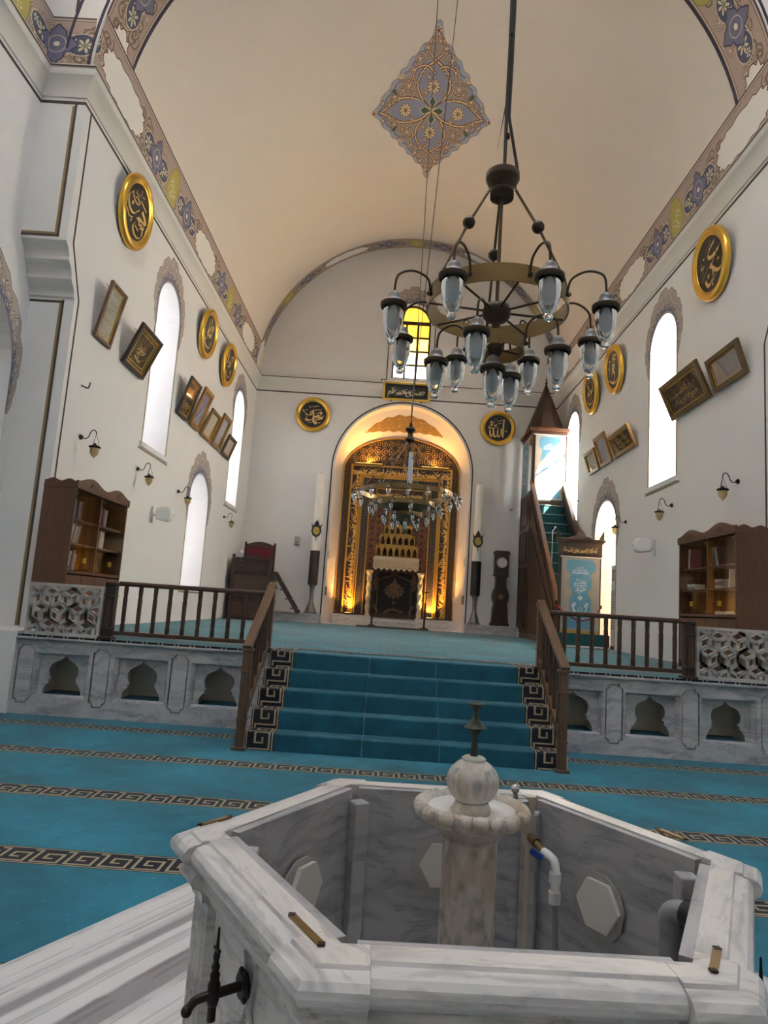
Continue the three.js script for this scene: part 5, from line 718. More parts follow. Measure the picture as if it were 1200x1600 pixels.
{
  const x0 = 3.6, x1 = 4.55, zf = -15.5, zp = -18.8, zb = -20.1, P0 = PLAT, yTop = 4.55, t = thing('pulpit', 'tall dark carved wooden pulpit with pointed spire against the right wall', 'pulpit', [0, 0, 0]), n = 13;
  for (let i = 0; i < n; i++) { const y1 = P0 + (yTop - P0) * (i + 1) / n, z1 = zf - .15 + (zp - zf + .15) * i / n; mesh('tread', span(x0 + .07, x1 - .07, y1 - .28, y1, z1 - (zf - .15 - zp) / n - .02, z1), M.tealDark, t); mesh('nosing', rbox(x1 - x0 - .14, .022, .03, (x0 + x1) / 2, y1 - .006, z1 + .004, .008), M.nosing ??= std({ color: '#7f9a98', roughness: .5 }), t); }
  for (const [xa, xb, nm] of [[x0, x0 + .06, 0], [x1 - .06, x1, 1]]) { // stringer walls below a sloping parapet
    mesh('side_wall', extr(poly([[zf, P0], [zb, P0], [zb, 5.0], [zp, 5.0], [zf - .12, 1.75], [zf, 1.75]]), .05).rotateY(-PI / 2).translate(xb - .005, 0, 0), M.carved, t);
    mesh('parapet_rail', [bar([(xa + xb) / 2, 1.86, zf - .02], [(xa + xb) / 2, 5.24, zp - .02], .1, .09)], M.woodRed, t);
    mesh('parapet_infill', extr(poly([[zf - .08, 1.75], [zp, 5.0], [zp, 5.2], [zf - .08, 1.84]]), .03).rotateY(-PI / 2).translate((xa + xb) / 2 + .015, 0, 0), M.carved, t);
  }
  const X = x0 - .012; // carved framing on the visible flank
  mesh('flank_moulding', [bar([X, 1.7, zf - .25], [X, 4.75, zp + .02], .02, .07), bar([X, 1.5, zf - .5], [X, 4.0, zp + .05], .02, .05)], M.wood, t);
  mesh('flank_stile', [span(X - .01, X + .012, P0 + .1, 4.95, zp - .06, zp + .04)], M.wood, t); mesh('flank_stile', [span(X - .01, X + .012, P0 + .1, 4.95, zb, zb + .1)], M.wood, t); mesh('flank_rail', span(X - .01, X + .012, P0, P0 + .14, zb, zf), M.wood, t);
  for (const y of [2.9, 3.9, 4.9]) mesh('flank_rail', span(X - .01, X + .012, y - .05, y + .05, zb, zp), M.wood, t);
  for (const [a, b] of [[1.15, 2.75], [3.05, 3.75], [4.05, 4.75]]) mesh('flank_panel', rbox(.02, b - a, .8, X, (a + b) / 2, (zb + zp) / 2, .008), M.carved, t);
  mesh('flank_arch', (() => { const S = new THREE.Shape(); archPath(S, zb + .28, zp - .28, 1.2, 2.3, 12); return extr(S, .02).rotateY(-PI / 2).translate(X - .002, 0, 0); })(), M.woodDark, t);
  mesh('base_block', rbox(.1, .14, .4, x0 - .03, P0 + .07, zb + .3, .01), M.marbleF, t);
  // pavilion
  for (const x of [x0 + .05, x1 - .05]) for (const z of [zp - .05, zb + .05]) mesh('pavilion_post', rbox(.09, 1.95, .09, x, 5.75, z, .01), M.woodRed, t);
  mesh('eave', [rbox(x1 - x0 + .16, .1, zp - zb + .16, (x0 + x1) / 2, 6.74, (zp + zb) / 2, .015), rbox(x1 - x0 + .06, .1, zp - zb + .06, (x0 + x1) / 2, 6.64, (zp + zb) / 2, .012)], M.woodRed, t);
  mesh('landing', span(x0 + .05, x1 - .05, yTop - .06, yTop, zb, zp), M.tealDark, t);
  mesh('sill_rail', [rbox(x1 - x0 - .18, .09, .05, (x0 + x1) / 2, yTop + .1, zp + .0, .01)], M.woodRed, t);
  const cx = (x0 + x1) / 2, cz = (zp + zb) / 2, cone = new THREE.CylinderGeometry(.02, .54, 1.45, 8, 1).rotateY(PI / 8).translate(cx, 7.58, cz);
  mesh('spire', toCreasedNormals(plain(cone), .2), M.carved, t); mesh('spire_base', new THREE.CylinderGeometry(.56, .6, .09, 8).rotateY(PI / 8).translate(cx, 6.83, cz), M.woodRed, t);
  mesh('spire_rib', Array.from({ length: 8 }, (_, i) => { const a = i * PI / 4 + PI / 8; return rod([cx + .54 * Math.sin(a), 6.87, cz + .54 * Math.cos(a)], [cx, 8.3, cz], .014, 6); }), M.wood, t);
  mesh('finial', lathe([[0, 0], [.03, .02], [.045, .06], [.02, .1], [.03, .14], [.01, .2], [0, .28]], 12).translate(cx, 8.28, cz), M.bronze, t);
  // gate
  const g = thing('pulpit_gate', 'dark carved wooden doorframe at the foot of the pulpit stair', 'doorframe', [cx, P0, zf + .12]), gw = x1 - x0;
  for (const s of [-1, 1]) mesh('post', rbox(.09, 2.1, .1, s * (gw / 2 - .05), 1.05, 0, .01), M.woodDark, g);
  mesh('lintel', rbox(gw + .02, .34, .12, 0, 2.17, 0, .012), M.woodDark, g); mesh('cornice', [rbox(gw + .14, .05, .18, 0, 2.37, 0, .012), rbox(gw + .08, .04, .15, 0, 2.325, 0, .01)], M.woodDark, g);
  mesh('lettering_panel', box(gw - .16, .17, .012, 0, 2.15, .066), std({ map: canvasTex(512, 112, (x, w, h) => { fillTex(x, w, h, '#231712'); x.fillStyle = x.strokeStyle = '#b79a5c'; line(x, 10, 500, 88, 70, .12, 411); line(x, 20, 490, 80, 48, .1, 413); }), roughness: .6 }), g, true);
  mesh('crest', [extr(poly([[-.3, 0], [.3, 0], [.2, .06], [.12, .07], [.09, .16], [.04, .2], [0, .25], [-.04, .2], [-.09, .16], [-.12, .07], [-.2, .06]]), .04, .008).translate(0, 2.39, -.02)], M.woodDark, g);
  for (const s of [-1, 1]) mesh('corner_finial', extr(poly([[0, 0], [.12, 0], [.1, .05], [.02, .2], [0, .2]]), .04, .006).scale(1, 1, 1).rotateY(s > 0 ? PI : 0).translate(s * (gw / 2 + .06), 2.39, s > 0 ? .02 : -.02), M.woodDark, g);
  const st = thing('pulpit_step', 'low teal carpeted step under the banner at the pulpit foot', 'step', [cx, P0, zf + .5]); mesh('carpet_cover', rbox(gw + .05, .3, .52, 0, .151, 0, .02), M.tealDark, st); mesh('edge_strip', rbox(gw + .06, .04, .02, 0, .03, .262, .006), M.marbleF, st);
  const wavy = (w, h, z, amp, ph) => { const rows = []; for (let j = 0; j <= 20; j++) { const r = []; for (let i = 0; i <= 16; i++) r.push([-w / 2 + w * i / 16, -h * j / 20, z + amp * Math.sin(i * .9 + ph) * (j / 20)]); rows.push(r); } const back = rows.map((r) => r.map(([a, b, c]) => [a, b, c - .004])); return [loft(rows, (j, i) => [i / 16, 1 - j / 20], false, 1), loft(back, (j, i) => [i / 16, 1 - j / 20], false, 1)]; };
  const bn = thing('banner', 'blue hanging banner with white calligraphy filling the pulpit doorway', 'banner', [cx, P0 + 1.97, zf + .19]); mesh('cloth', wavy(gw - .1, 1.62, .02, .006, 0), M.banner, bn, true); mesh('rod', rod([-gw / 2 + .02, .01, .02], [gw / 2 - .02, .01, .02], .014), M.plastic, bn); mesh('fringe', box(gw - .1, .07, .006, 0, -1.65, .02), M.goldPaint, bn);
  const b2 = thing('banner', 'sunlit pale banner hanging across the top landing of the pulpit', 'banner', [cx, 6.56, zp + .11]); mesh('cloth', wavy(gw - .14, 1.84, 0, .008, 1), M.banner, b2, true); mesh('rod', rod([-gw / 2 + .02, .01, 0], [gw / 2 - .02, .01, 0], .014), M.plastic, b2);
  const b3 = thing('banner', 'narrow blue banner on the left side of the pulpit pavilion', 'banner', [x0 - .03, 6.5, cz], -PI / 2); mesh('cloth', wavy(.9, 1.6, .02, .006, 2), M.banner, b3, true); mesh('rod', rod([-.5, .01, .01], [.5, .01, .01], .012), M.plastic, b3);
  const rp = thing('barrier_rope', 'crimson rope sagging across the banner at the pulpit foot', 'rope', [cx, P0 + .8, zf + .31]); mesh('cord', tube([[-gw / 2 - .04, .06, -.04], [-gw * .3, -.12, .02], [0, -.22, .03], [gw * .3, -.12, .02], [gw / 2 - .02, .1, -.04]], .018, 40, 8), M.rope, rp); for (const s of [-1, 1]) mesh('hook', cyl(.028, .028, .07, s * gw / 2 - .03, s > 0 ? .1 : .06, -.04, 10), M.rope, rp);
  for (const [x, y, z, k] of [[x0 + .28, 2.9, -17.2, 0], [x0 + .5, 2.5, -16.9, 1]]) { const m = thing('microphone_stand', k ? 'short dark microphone stand on the lower pulpit steps' : 'white microphone stand on the pulpit steps', 'microphone stand', [x, y, z]); const st2 = P0 + (yTop - P0) * (Math.floor((zf - .15 - z) / ((zf - .15 - zp) / n)) + 1) / n; const dz = (zf - .15 - zp) / n; m.position.y = st2 + .008; m.position.z = zf - .15 - (Math.floor((zf - .15 - z) / dz) + .55) * dz; mesh('base', cyl(.07, .08, .02, 0, .011, 0, 14), M.black, m); mesh('pole', cyl(.012, .012, k ? .5 : .8, 0, k ? .27 : .42, 0, 8), k ? M.black : M.white, m); mesh('microphone_head', [rod([0, k ? .5 : .8, 0], [.05, k ? .56 : .88, .02], .01), ball(.03, .06, k ? .57 : .9, .02, 8)], k ? M.black : M.white, m); }
}
// ------------------------------------------------------------------ wall lamps, speakers, side door and air conditioner
const sconceProto = (() => {
  const t = thing('wall_lamp', '', 'lamp', [0, 0, 0], 0, 'hanging wall lamps');
  mesh('wall_rose', [new THREE.SphereGeometry(.055, 14, 10).scale(1, 1.1, .7).translate(0, 0, .03), cyl(.02, .02, .06, 0, 0, .06, 10)], M.iron, t);
  mesh('arm', tube([[0, 0, .05], [0, -.03, .13], [0, .02, .2], [0, .13, .24], [0, .18, .3], [0, .14, .36], [0, .08, .37]], .011, 40, 8), M.iron, t);
  for (let i = 0; i < 3; i++) { const a = 2 * PI * i / 3 + .5; mesh('chain', rod([0, .1, .37], [.095 * Math.sin(a), -.2, .37 + .095 * Math.cos(a)], .005, 6), M.iron, t); }
  const b = mesh('rim', lathe([[.09, -.235], [.125, -.23], [.13, -.2], [.1, -.19], [.03, -.15], [.02, -.12], [0, -.12]], 20).translate(0, 0, .37), M.iron, t);
  mesh('glass_bowl', lathe([[.1, -.235], [.102, -.3], [.085, -.37], [.05, -.42], [.02, -.44], [0, -.44]], 20).translate(0, 0, .37), M.amberGlass, t); mesh('finial', ball(.014, 0, -.45, .37, 8), M.pewter, t);
  return t;
})();
[[-1, -9.3, 'hanging amber glass wall lamp on the left wall, nearest the camera above the bookcase'], [-1, -11.5, 'amber glass wall lamp on the left wall, second from the camera'], [-1, -13.8, 'amber glass wall lamp on the left wall just before the lower window'], [-1, -17.75, 'amber glass wall lamp on the left wall, farthest, beyond the lower window'], [1, -9.45, 'amber glass wall lamp on the right wall, nearest the camera above the bookcase'], [1, -11.7, 'amber glass wall lamp on the right wall, second from the camera'], [1, -14.0, 'amber glass wall lamp on the right wall beside the doorway']].forEach(([s, z, label], i) => { if (i) copyOf(sconceProto, label, [s * W, 3.55, z], s < 0 ? PI / 2 : -PI / 2); else { sconceProto.userData.label = label; sconceProto.position.set(s * W, 3.55, z); sconceProto.rotation.y = PI / 2; } });
for (const o of scene.children) if (/^wall_lamp/.test(o.name)) o.scale.setScalar(.62);
for (const s of [-1, 1]) {
  const t = thing('wall_speaker', `white swivel loudspeaker on the ${s < 0 ? 'left' : 'right'} wall`, 'speaker', [s * W, 2.88, -12.45], s < 0 ? PI / 2 : -PI / 2);
  mesh('wall_plate', rbox(.06, .3, .03, 0, 0, .016, .008), M.plastic, t); mesh('bracket_arm', rbox(.05, .04, .14, 0, 0, .09, .01), M.plastic, t);
  mesh('cabinet', extr((() => { const S = new THREE.Shape(); S.moveTo(-.13, -.1); S.lineTo(.05, -.13); S.quadraticCurveTo(.16, -.12, .16, 0); S.quadraticCurveTo(.16, .14, .05, .14); S.lineTo(-.13, .1); return S; })(), .2, .025).rotateY(-PI / 2).translate(.1, .02, .24), M.white, t); mesh('grille_knob', cyl(.012, .012, .01, 0, .02, .41, 8), M.black, t);
}
{ // recess behind the right-hand doorway, glazed outer door
  const o = new THREE.Group(); o.name = 'door_1'; o.userData.kind = 'structure'; scene.add(o); const z0 = -16.15, z1 = -14.65;
  mesh('transom_glazing', span(6.1, 6.105, 3.1, 4.3, z0, z1), M.frost, o); for (const [a, b] of [[z0 + .06, -15.405], [-15.395, z1 - .06]]) { const l = mesh('door_leaf', [span(6.06, 6.1, PLAT, 1.5, a, b), span(6.06, 6.1, 1.5, 3.05, a, a + .08), span(6.06, 6.1, 1.5, 3.05, b - .08, b), span(6.06, 6.1, 2.95, 3.05, a + .08, b - .08)], M.wframe, o); mesh('pane', span(6.075, 6.08, 1.5, 2.95, a + .08, b - .08), M.frost, l); }
  mesh('frame', [span(6.06, 6.12, 3.05, 3.15, z0, z1), span(6.06, 6.12, PLAT, 4.3, z0, z0 + .06), span(6.06, 6.12, PLAT, 4.3, z1 - .06, z1)], M.wframe, o);
  M.peach = std({ color: '#e3c6b0', roughness: .9 });
  struct('trim_jamb', [span(W + .002, W + WT, PLAT, 3.5, z0, z0 + .006), span(W + .002, W + WT, PLAT, 3.5, z1 - .006, z1)], M.peach);
  struct('wall_recess', [span(5.22, 6.2, .5, 4.6, z0 - .25, z0), span(5.22, 6.2, .5, 4.6, z1, z1 + .25), span(5.22, 6.2, 4.3, 4.6, z0, z1)], M.peach); struct('floor_recess', span(4.62, 6.2, .4, PLAT - .002, z0, z1), M.marble); struct('roof_portico', [span(6.2, 9.6, 3.4, 3.6, -18, -11.5), span(9.4, 9.6, .5, 3.4, -18, -17.8), span(9.4, 9.6, .5, 3.4, -11.7, -11.5)], M.wframe); struct('ground_terrace', span(6.2, 30, .4, PLAT - .02, -34, 2), M.paving ??= std({ color: '#d2c6b2', roughness: .9 }));
  const a = thing('air_conditioner', 'white upright air conditioner standing inside the right-hand doorway', 'air conditioner', [4.86, PLAT, -14.93], PI * .5 + PI);
  mesh('cabinet', rbox(.44, 1.75, .3, 0, .95, 0, .02), M.white, a); mesh('base', rbox(.44, .08, .3, 0, .04, 0, .01), M.woodDark, a);
  for (let i = 0; i < 24; i++) mesh('grille_slat', box(.36, .012, .012, 0, .45 + i * .035, .152), M.black, a); for (let i = 0; i < 7; i++) mesh('outlet_slat', box(.36, .014, .012, 0, 1.5 + i * .035, .152), M.black, a);
}
{ const t = thing('wall_speaker', 'small grey box mounted on the end wall left of the tall candle', 'speaker', [-2.98, 3.28, ZB]); mesh('cabinet', rbox(.15, .24, .1, 0, 0, .052, .012), std({ color: '#a8a39c', roughness: .5 }), t); mesh('lens', ball(.02, 0, -.06, .1, 8), M.black, t); }
tag(mesh('wall_hook', [tube([[-W, 4.25, -9.15], [-W + .1, 4.22, -9.15], [-W + .12, 4.3, -9.15]], .012, 12, 6)], M.pewter), 'small bent hook on the left wall above the nearest wall lamp', 'hook');
tag(mesh('wall_hook', [tube([[3.3, 4.62, ZB], [3.3, 4.6, ZB + .12], [3.36, 4.64, ZB + .14]], .014, 12, 6)], M.iron), 'small dark hook on the end wall beside the pulpit', 'hook');
tag(mesh('wall_socket', rbox(.1, .1, .03, -2.62, 1.66, ZB + .016, .008), M.plastic), 'small white socket low on the end wall near the left candle', 'socket');
tag(mesh('wall_hook', [tube([[W, 4.55, -17.6], [W - .14, 4.55, -17.6], [W - .16, 4.46, -17.6]], .014, 12, 6)], M.pewter), 'small metal bracket on the right wall beside the farthest window', 'hook');
// ------------------------------------------------------------------ marble fountain
const FC = [.084, -1.95], FROT = .038;
{
  const t = thing('fountain', 'six-sided grey marble fountain basin with a central column, nearest the camera', 'fountain', [FC[0], 0, FC[1]], FROT);
  const nrm = (a) => [Math.cos(a), -Math.sin(a)], T30 = Math.tan(PI / 6), U0 = .277;
  const at = (k, d, u) => { const a = PI / 6 + k * PI / 3, n = nrm(a), q = [-Math.sin(a), -Math.cos(a)]; return [n[0] * d + q[0] * u, n[1] * d + q[1] * u]; }; // side k, distance d from the centre, u along it (rising with the angle)
  const PR = [[.572, .62], [.572, .85], [.628, .85], [.632, .843], [.646, .842], [.662, .837], [.672, .826], [.675, .814], [.671, .802], [.66, .793], [.646, .789], [.636, .785], [.633, .772], [.64, .766], [.647, .756], [.647, .746], [.639, .736], [.624, .731], [.617, .72], [.614, .7], [.56, .7]];
  const sweep = (prof, pts) => { // columns of [k, u or 'v'] -> surface closed along the profile, with end faces
    const rows = prof.concat([prof[0]]).map(([d, y]) => pts.map(([k, u]) => { const p = u === 'v' ? at(k, d, d * T30) : at(k, d, u); return [p[0], y, p[1]]; })), g = [loft(rows, null, false, .45)];
    for (const [k, u] of [pts[0], pts[pts.length - 1]]) if (u !== 'v') { const s = new THREE.ShapeGeometry(poly(prof)), p = s.attributes.position; for (let i = 0; i < p.count; i++) { const q = at(k, p.getX(i), u); p.setXYZ(i, q[0], p.getY(i), q[1]); } s.computeVertexNormals(); g.push(s); }
    return g;
  };
  for (let k = 0; k < 6; k++) {
    const first = t.children.length;
    mesh('rim_segment', sweep(PR, [[4, -U0 + .001], [4, U0 - .001]]), M.marbleF, t);
    const off = PR.map(([d, y], i) => [i > 1 && i < PR.length - 1 ? d + .019 : d, y]);
    mesh('rim_corner', sweep(off, [[4, U0], [4, 'v'], [5, -U0]]), M.marbleF, t);
    const pn = mesh('side_panel', sweep([[.545, .09], [.6, .09], [.6, .7], [.545, .7]], [[4, -.305], [4, .305]]), M.marbleF, t);
    mesh('corner_pilaster', sweep([[.545, .09], [.624, .09], [.624, .7], [.545, .7]], [[4, U0 - .02], [4, 'v'], [5, -U0 + .02]]), M.marbleF, t);
    for (const [kk, u] of [[4, .285], [4, .312], [4, .338], [5, -.285], [5, -.312], [5, -.338]]) { const p = at(kk, .624, u); mesh('flute', cyl(.009, .009, .54, p[0], .4, p[1], 8), M.marbleF, t); }
    mesh('base_moulding', sweep([[.545, .05], [.66, .05], [.66, .075], [.64, .09], [.545, .09]], [[3, 'v'], [4, 'v']]), M.marbleF, t);
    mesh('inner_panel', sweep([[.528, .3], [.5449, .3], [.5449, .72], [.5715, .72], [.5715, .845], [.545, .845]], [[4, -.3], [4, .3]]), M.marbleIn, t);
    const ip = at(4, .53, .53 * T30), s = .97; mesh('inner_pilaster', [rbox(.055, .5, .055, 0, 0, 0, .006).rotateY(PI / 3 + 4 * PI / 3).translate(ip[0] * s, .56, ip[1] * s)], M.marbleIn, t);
    const a = PI / 6 + 4 * PI / 3, hx = new THREE.CylinderGeometry(.075, .08, .024, 6, 1).rotateX(PI / 2).rotateZ(PI / 6), c = at(4, .516, 0); hx.rotateY(a - PI / 2 + PI).translate(c[0], .62, c[1]); mesh('hexagon_plaque', toCreasedNormals(plain(hx), .3), M.plaque, t);
    const mo = new THREE.CylinderGeometry(.098, .1, .008, 11, 1).rotateX(PI / 2).rotateY(a + PI / 2).translate(...(() => { const q = at(4, .526, .012); return [q[0], .612, q[1]]; })()); mesh('mortar', mo, M.mortar ??= std({ color: '#a7a49c', roughness: .95 }), t);
    // carved relief on the outside
    const O = new THREE.Shape(); ogeePath(O, 0, .42, .12, .5); const I = new THREE.Path(); ogeePath(I, 0, .38, .135, .46); O.holes.push(I);
    const place = (g, d) => g.rotateY(a + PI / 2 - PI + PI).translate(...(() => { const q = at(4, d, 0); return [q[0], 0, q[1]]; })());
    mesh('carved_outline', place(extr(O, .012, .004), .6), M.marbleF, pn);
    for (const sx of [-1, 1]) mesh('carved_leaf', place(extr(poly([[sx * .012, .6], [sx * .03, .66], [sx * .034, .69], [sx * .02, .64], [sx * .01, .56]]), .01), .6), M.marbleF, pn);
    for (const m of t.children.slice(first)) m.rotation.y = (k - 4) * PI / 3;
  }
  const hexShape = (r) => { const S = new THREE.Shape(); for (let k = 0; k <= 6; k++) S[k ? 'lineTo' : 'moveTo'](r * Math.cos(k * PI / 3), r * Math.sin(k * PI / 3)); return S; };
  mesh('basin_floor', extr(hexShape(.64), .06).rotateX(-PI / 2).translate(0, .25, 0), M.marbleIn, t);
  { const p = at(1, .47, 0); mesh('floor_kerb', rbox(.5, .04, .06, p[0], .33, p[1] , .006), M.marbleF, t); }
  const col = mesh('column', lathe([[0, .31], [.1, .31], [.1, .36], [.085, .38], [.076, .4], [.074, .6], [.073, .875]], 28), M.marbleWorn, t);
  // scalloped bowl
  const lob = (r, y, w) => { const o = []; for (let i = 0; i <= 120; i++) { const a = 2 * PI * i / 120, q = r * (1 + w * (Math.abs(Math.sin(a * 9)) - .5)); o.push([q * Math.cos(a), y + w * .03 * Math.abs(Math.sin(a * 9)), q * Math.sin(a)]); } return o; };
  mesh('bowl', loft([lob(.074, .872, 0), lob(.084, .882, 0), lob(.09, .892, .0), lob(.1, .9, .02), lob(.122, .91, .06), lob(.14, .92, .1), lob(.148, .931, .12), lob(.15, .945, .13), lob(.146, .956, .12), lob(.136, .962, .08), lob(.124, .958, .03), lob(.118, .95, .0), lob(.1, .938, 0), lob(.05, .935, 0)], null, false, .7), M.marbleWorn, t);
  mesh('scallop_rim', Array.from({ length: 20 }, (_, i) => { const a = i * PI / 10; return new THREE.SphereGeometry(1, 12, 8).scale(.025, .019, .017).rotateY(PI / 2 - a).translate(.141 * Math.cos(a), .947, .141 * Math.sin(a)); }), M.marbleWorn, t);
  mesh('bowl_lining', lathe([[.117, .951], [.1, .94], [.05, .937], [0, .937]], 28), M.white, t);
  const bp = [[.05, .936], [.052, .95], [.046, .962], [.044, .968]]; for (let i = 0; i <= 14; i++) { const a = -1.05 + 2.2 * i / 14; bp.push([.07 * Math.cos(a), 1.018 + .062 * Math.sin(a)]); }
  mesh('ribbed_ball', loft(bp.map(([r, y], j) => { const o = []; for (let i = 0; i <= 144; i++) { const a = 2 * PI * i / 144, q = r * (1 + (j > 4 ? .045 * (Math.abs(Math.sin(a * 10)) - .5) : 0)); o.push([q * Math.cos(a), y, q * Math.sin(a)]); } return o; }), null, false, .8), M.marbleWorn, t);
  mesh('ball_collar', lathe([[.03, 1.07], [.034, 1.078], [.026, 1.084], [.01, 1.085]], 16), M.plaque, t);
  mesh('nozzle', lathe([[.011, 1.078], [.011, 1.09], [.009, 1.12], [.008, 1.138], [.014, 1.148], [.017, 1.155], [.03, 1.158], [.031, 1.161], [.02, 1.167], [.017, 1.174], [.011, 1.182], [.008, 1.188], [.0075, 1.205], [.011, 1.214], [.022, 1.222], [.023, 1.226], [.018, 1.227], [0, 1.222]], 20), M.bronzeOld ??= std({ color: '#4e5148', metalness: .6, roughness: .5 }), t);
  // pipework in the far right corner
  const V = at(0, .5, .5 * T30), vx = V[0], vz = V[1];
  mesh('riser_pipe', [cyl(.016, .016, .56, vx, .58, vz, 12), cyl(.021, .021, .04, vx, .72, vz, 12), cyl(.02, .02, .03, vx, .85, vz, 12)], std({ color: '#b5ad98', roughness: .5 }), t);
  mesh('chrome_tap', [rod([vx, .85, vz], [vx - .07, .845, vz + .03], .011, 10), rod([vx - .055, .845, vz + .024], [vx - .06, .885, vz + .026], .008, 10), ball(.016, vx - .06, .892, vz + .026, 10), rod([vx - .07, .845, vz + .03], [vx - .085, .825, vz + .038], .009, 10)], M.chrome, t);
  mesh('brass_fitting', [rod([vx, .735, vz], [vx + .012, .728, vz + .05], .016, 10), rod([vx + .012, .728, vz + .05], [vx + .03, .715, vz + .092], .011, 10)], M.brass, t);
  const ex = .5, ez = .866, vp = [vx + ex * .09 - .02, .715, vz + ez * .09 + .012], wx = vp[0] + ex * .055, wz = vp[2] + ez * .055;
  mesh('white_elbow', [tube([vp, [vp[0] + ex * .03, .71, vp[2] + ez * .03], [wx - .004, .702, wz - .006], [wx, .68, wz], [wx, .6, wz]], .0145, 30, 12), cyl(.0185, .0185, .03, wx, .655, wz, 14), cyl(.0185, .0185, .035, wx, .595, wz, 14)], M.white, t);
  mesh('blue_lever', bar([vp[0] - .01, .705, vp[2] + .03], [vp[0] - .045, .722, vp[2] + .012], .01, .018), std({ color: '#24489a', roughness: .4 }), t);
  mesh('grey_hose', tube([[wx, .6, wz], [wx + .004, .5, wz], [wx + .008, .4, wz], [wx, .315, wz]], .009, 16, 8), M.greyPvc, t);
  mesh('drain_pipe', [cyl(.027, .027, .38, .535, .5, .03, 16), tube([[.535, .68, .03], [.535, .715, .03], [.545, .732, .045], [.56, .738, .075]], .029, 16, 14)], M.greyPvc, t); mesh('pipe_mouth', (() => { const g = new THREE.CylinderGeometry(.034, .034, .03, 20, 1, true); const g2 = new THREE.CylinderGeometry(.026, .026, .002, 20); return [g, g2.translate(0, -.012, 0)].map((q) => q.rotateX(PI / 2).rotateY(.45).translate(.565, .738, .082)); })(), M.black, t);
  // iron clamps set in lead across the joints
  const Y = V3(0, 1, 0); for (const [xa, za, xb, zb] of [[-.65, -1.96, -.59, -2.05], [-.33, -1.46, -.26, -1.35], [.7, -2.23, .745, -2.14], [.51, -1.45, .46, -1.36]]) { const p = V3(xa - FC[0], 0, za - FC[1]).applyAxisAngle(Y, -FROT), q = V3(xb - FC[0], 0, zb - FC[1]).applyAxisAngle(Y, -FROT), o = mesh('metal_clamp', bar([p.x, .851, p.z], [q.x, .851, q.z], .016, .006), M.brass, t); for (const e of [p, q]) mesh('clamp_end', rbox(.014, .003, .014, e.x, .8535, e.z, .001), M.iron, o); }
  // bronze water taps on the outer faces
  for (const k of [3, 5]) { const f = thing('water_tap', k === 3 ? 'dark bronze water tap on the left face of the fountain' : 'dark bronze water tap on the right face of the fountain', 'tap', [0, 0, 0], 0); const q = at(k, .614, 0), w = V3(q[0], 0, q[1]).applyAxisAngle(Y, FROT); f.position.set(FC[0] + w.x, .635, FC[1] + w.z); f.rotation.y = FROT + PI / 6 + k * PI / 3 + PI / 2; f.scale.setScalar(.85);
    mesh('rose', [0, 1, 2, 3, 4, 5].map((i) => new THREE.SphereGeometry(.016, 10, 6).scale(1, 1, .5).translate(.026 * Math.cos(i * PI / 3), .026 * Math.sin(i * PI / 3), .008)).concat([new THREE.CylinderGeometry(.03, .034, .016, 20).rotateX(PI / 2).translate(0, 0, .008)]), M.bronzeTap ??= std({ color: '#2c201c', metalness: .6, roughness: .42 }), f);
    mesh('body', [rod([0, 0, .01], [0, -.005, .085], .012, 12), lathe([[0, -.035], [.013, -.03], [.016, -.015], [.016, .02], [.011, .03], [.013, .04], [.009, .048], [0, .05]], 14).translate(0, 0, .085)], M.bronzeTap, f);
    mesh('spout', [tube([[0, -.005, .09], [0, -.01, .13], [0, -.03, .15]], .011, 12, 10), rod([0, -.03, .085], [0, -.065, .085], .011, 12), ball(.014, 0, -.03, .15, 10)], M.bronzeTap, f); mesh('handle', [lathe([[.008, .05], [.011, .06], [.006, .072], [.009, .085], [.005, .1], [.003, .15], [0, .155]], 12).translate(0, 0, .085), rbox(.036, .008, .01, 0, .1, .085, .003)], M.bronzeTap, f); }
}
for (let k = 0; k < 6; k++) { // striped marble paving round the fountain, one wedge to each side
  if (!k) { const o = new THREE.Group(); o.name = 'floor_plinth'; o.userData.kind = 'structure'; o.position.set(FC[0], 0, FC[1]); o.rotation.y = FROT; scene.add(o); M.plinth = o; }
  const T = Math.tan(PI / 6), s = mesh('paving_slab', extr(poly([[-.5 * T + .002, .5], [.5 * T - .002, .5], [1.82 * T - .002, 1.82], [-1.82 * T + .002, 1.82]]), .035, .004).rotateX(PI / 2).translate(0, .05, 0), M.marbleStripe, M.plinth);
  s.rotation.y = k * PI / 3 + PI / 6 + PI / 2;
}
// ------------------------------------------------------------------ chandeliers
const capG = lathe([[0, 0], [.006, 0], [.009, -.004], [.016, -.008], [.019, -.014], [.021, -.024], [.025, -.03], [.034, -.036], [.037, -.039], [.034, -.044], [.02, -.04]], 28), capB = lathe([[.036, -.038], [.0385, -.039], [.0385, -.047], [.037, -.052], [.034, -.0535], [.03, -.051], [.028, -.044]], 28);
const glassG = lathe([[0, -.139], [.008, -.137], [.0152, -.132], [.0222, -.117], [.0268, -.095], [.0284, -.075], [.0274, -.058], [.026, -.045], [.0276, -.045], [.029, -.058], [.03, -.075], [.0285, -.095], [.024, -.118], [.017, -.135], [.01, -.142], [.0085, -.145], [.012, -.148], [.0125, -.154], [.009, -.16], [0, -.162]], 32), bulbG = lathe([[.008, -.045], [.011, -.055], [.018, -.072], [.021, -.088], [.018, -.104], [.01, -.114], [0, -.117]], 18), kn = ball(.007, 0, 0, 0, 10);
const share = (name, g, m, p) => { const o = new THREE.Mesh(g, m); o.name = name; o.castShadow = o.receiveShadow = true; p.add(o); return o; };
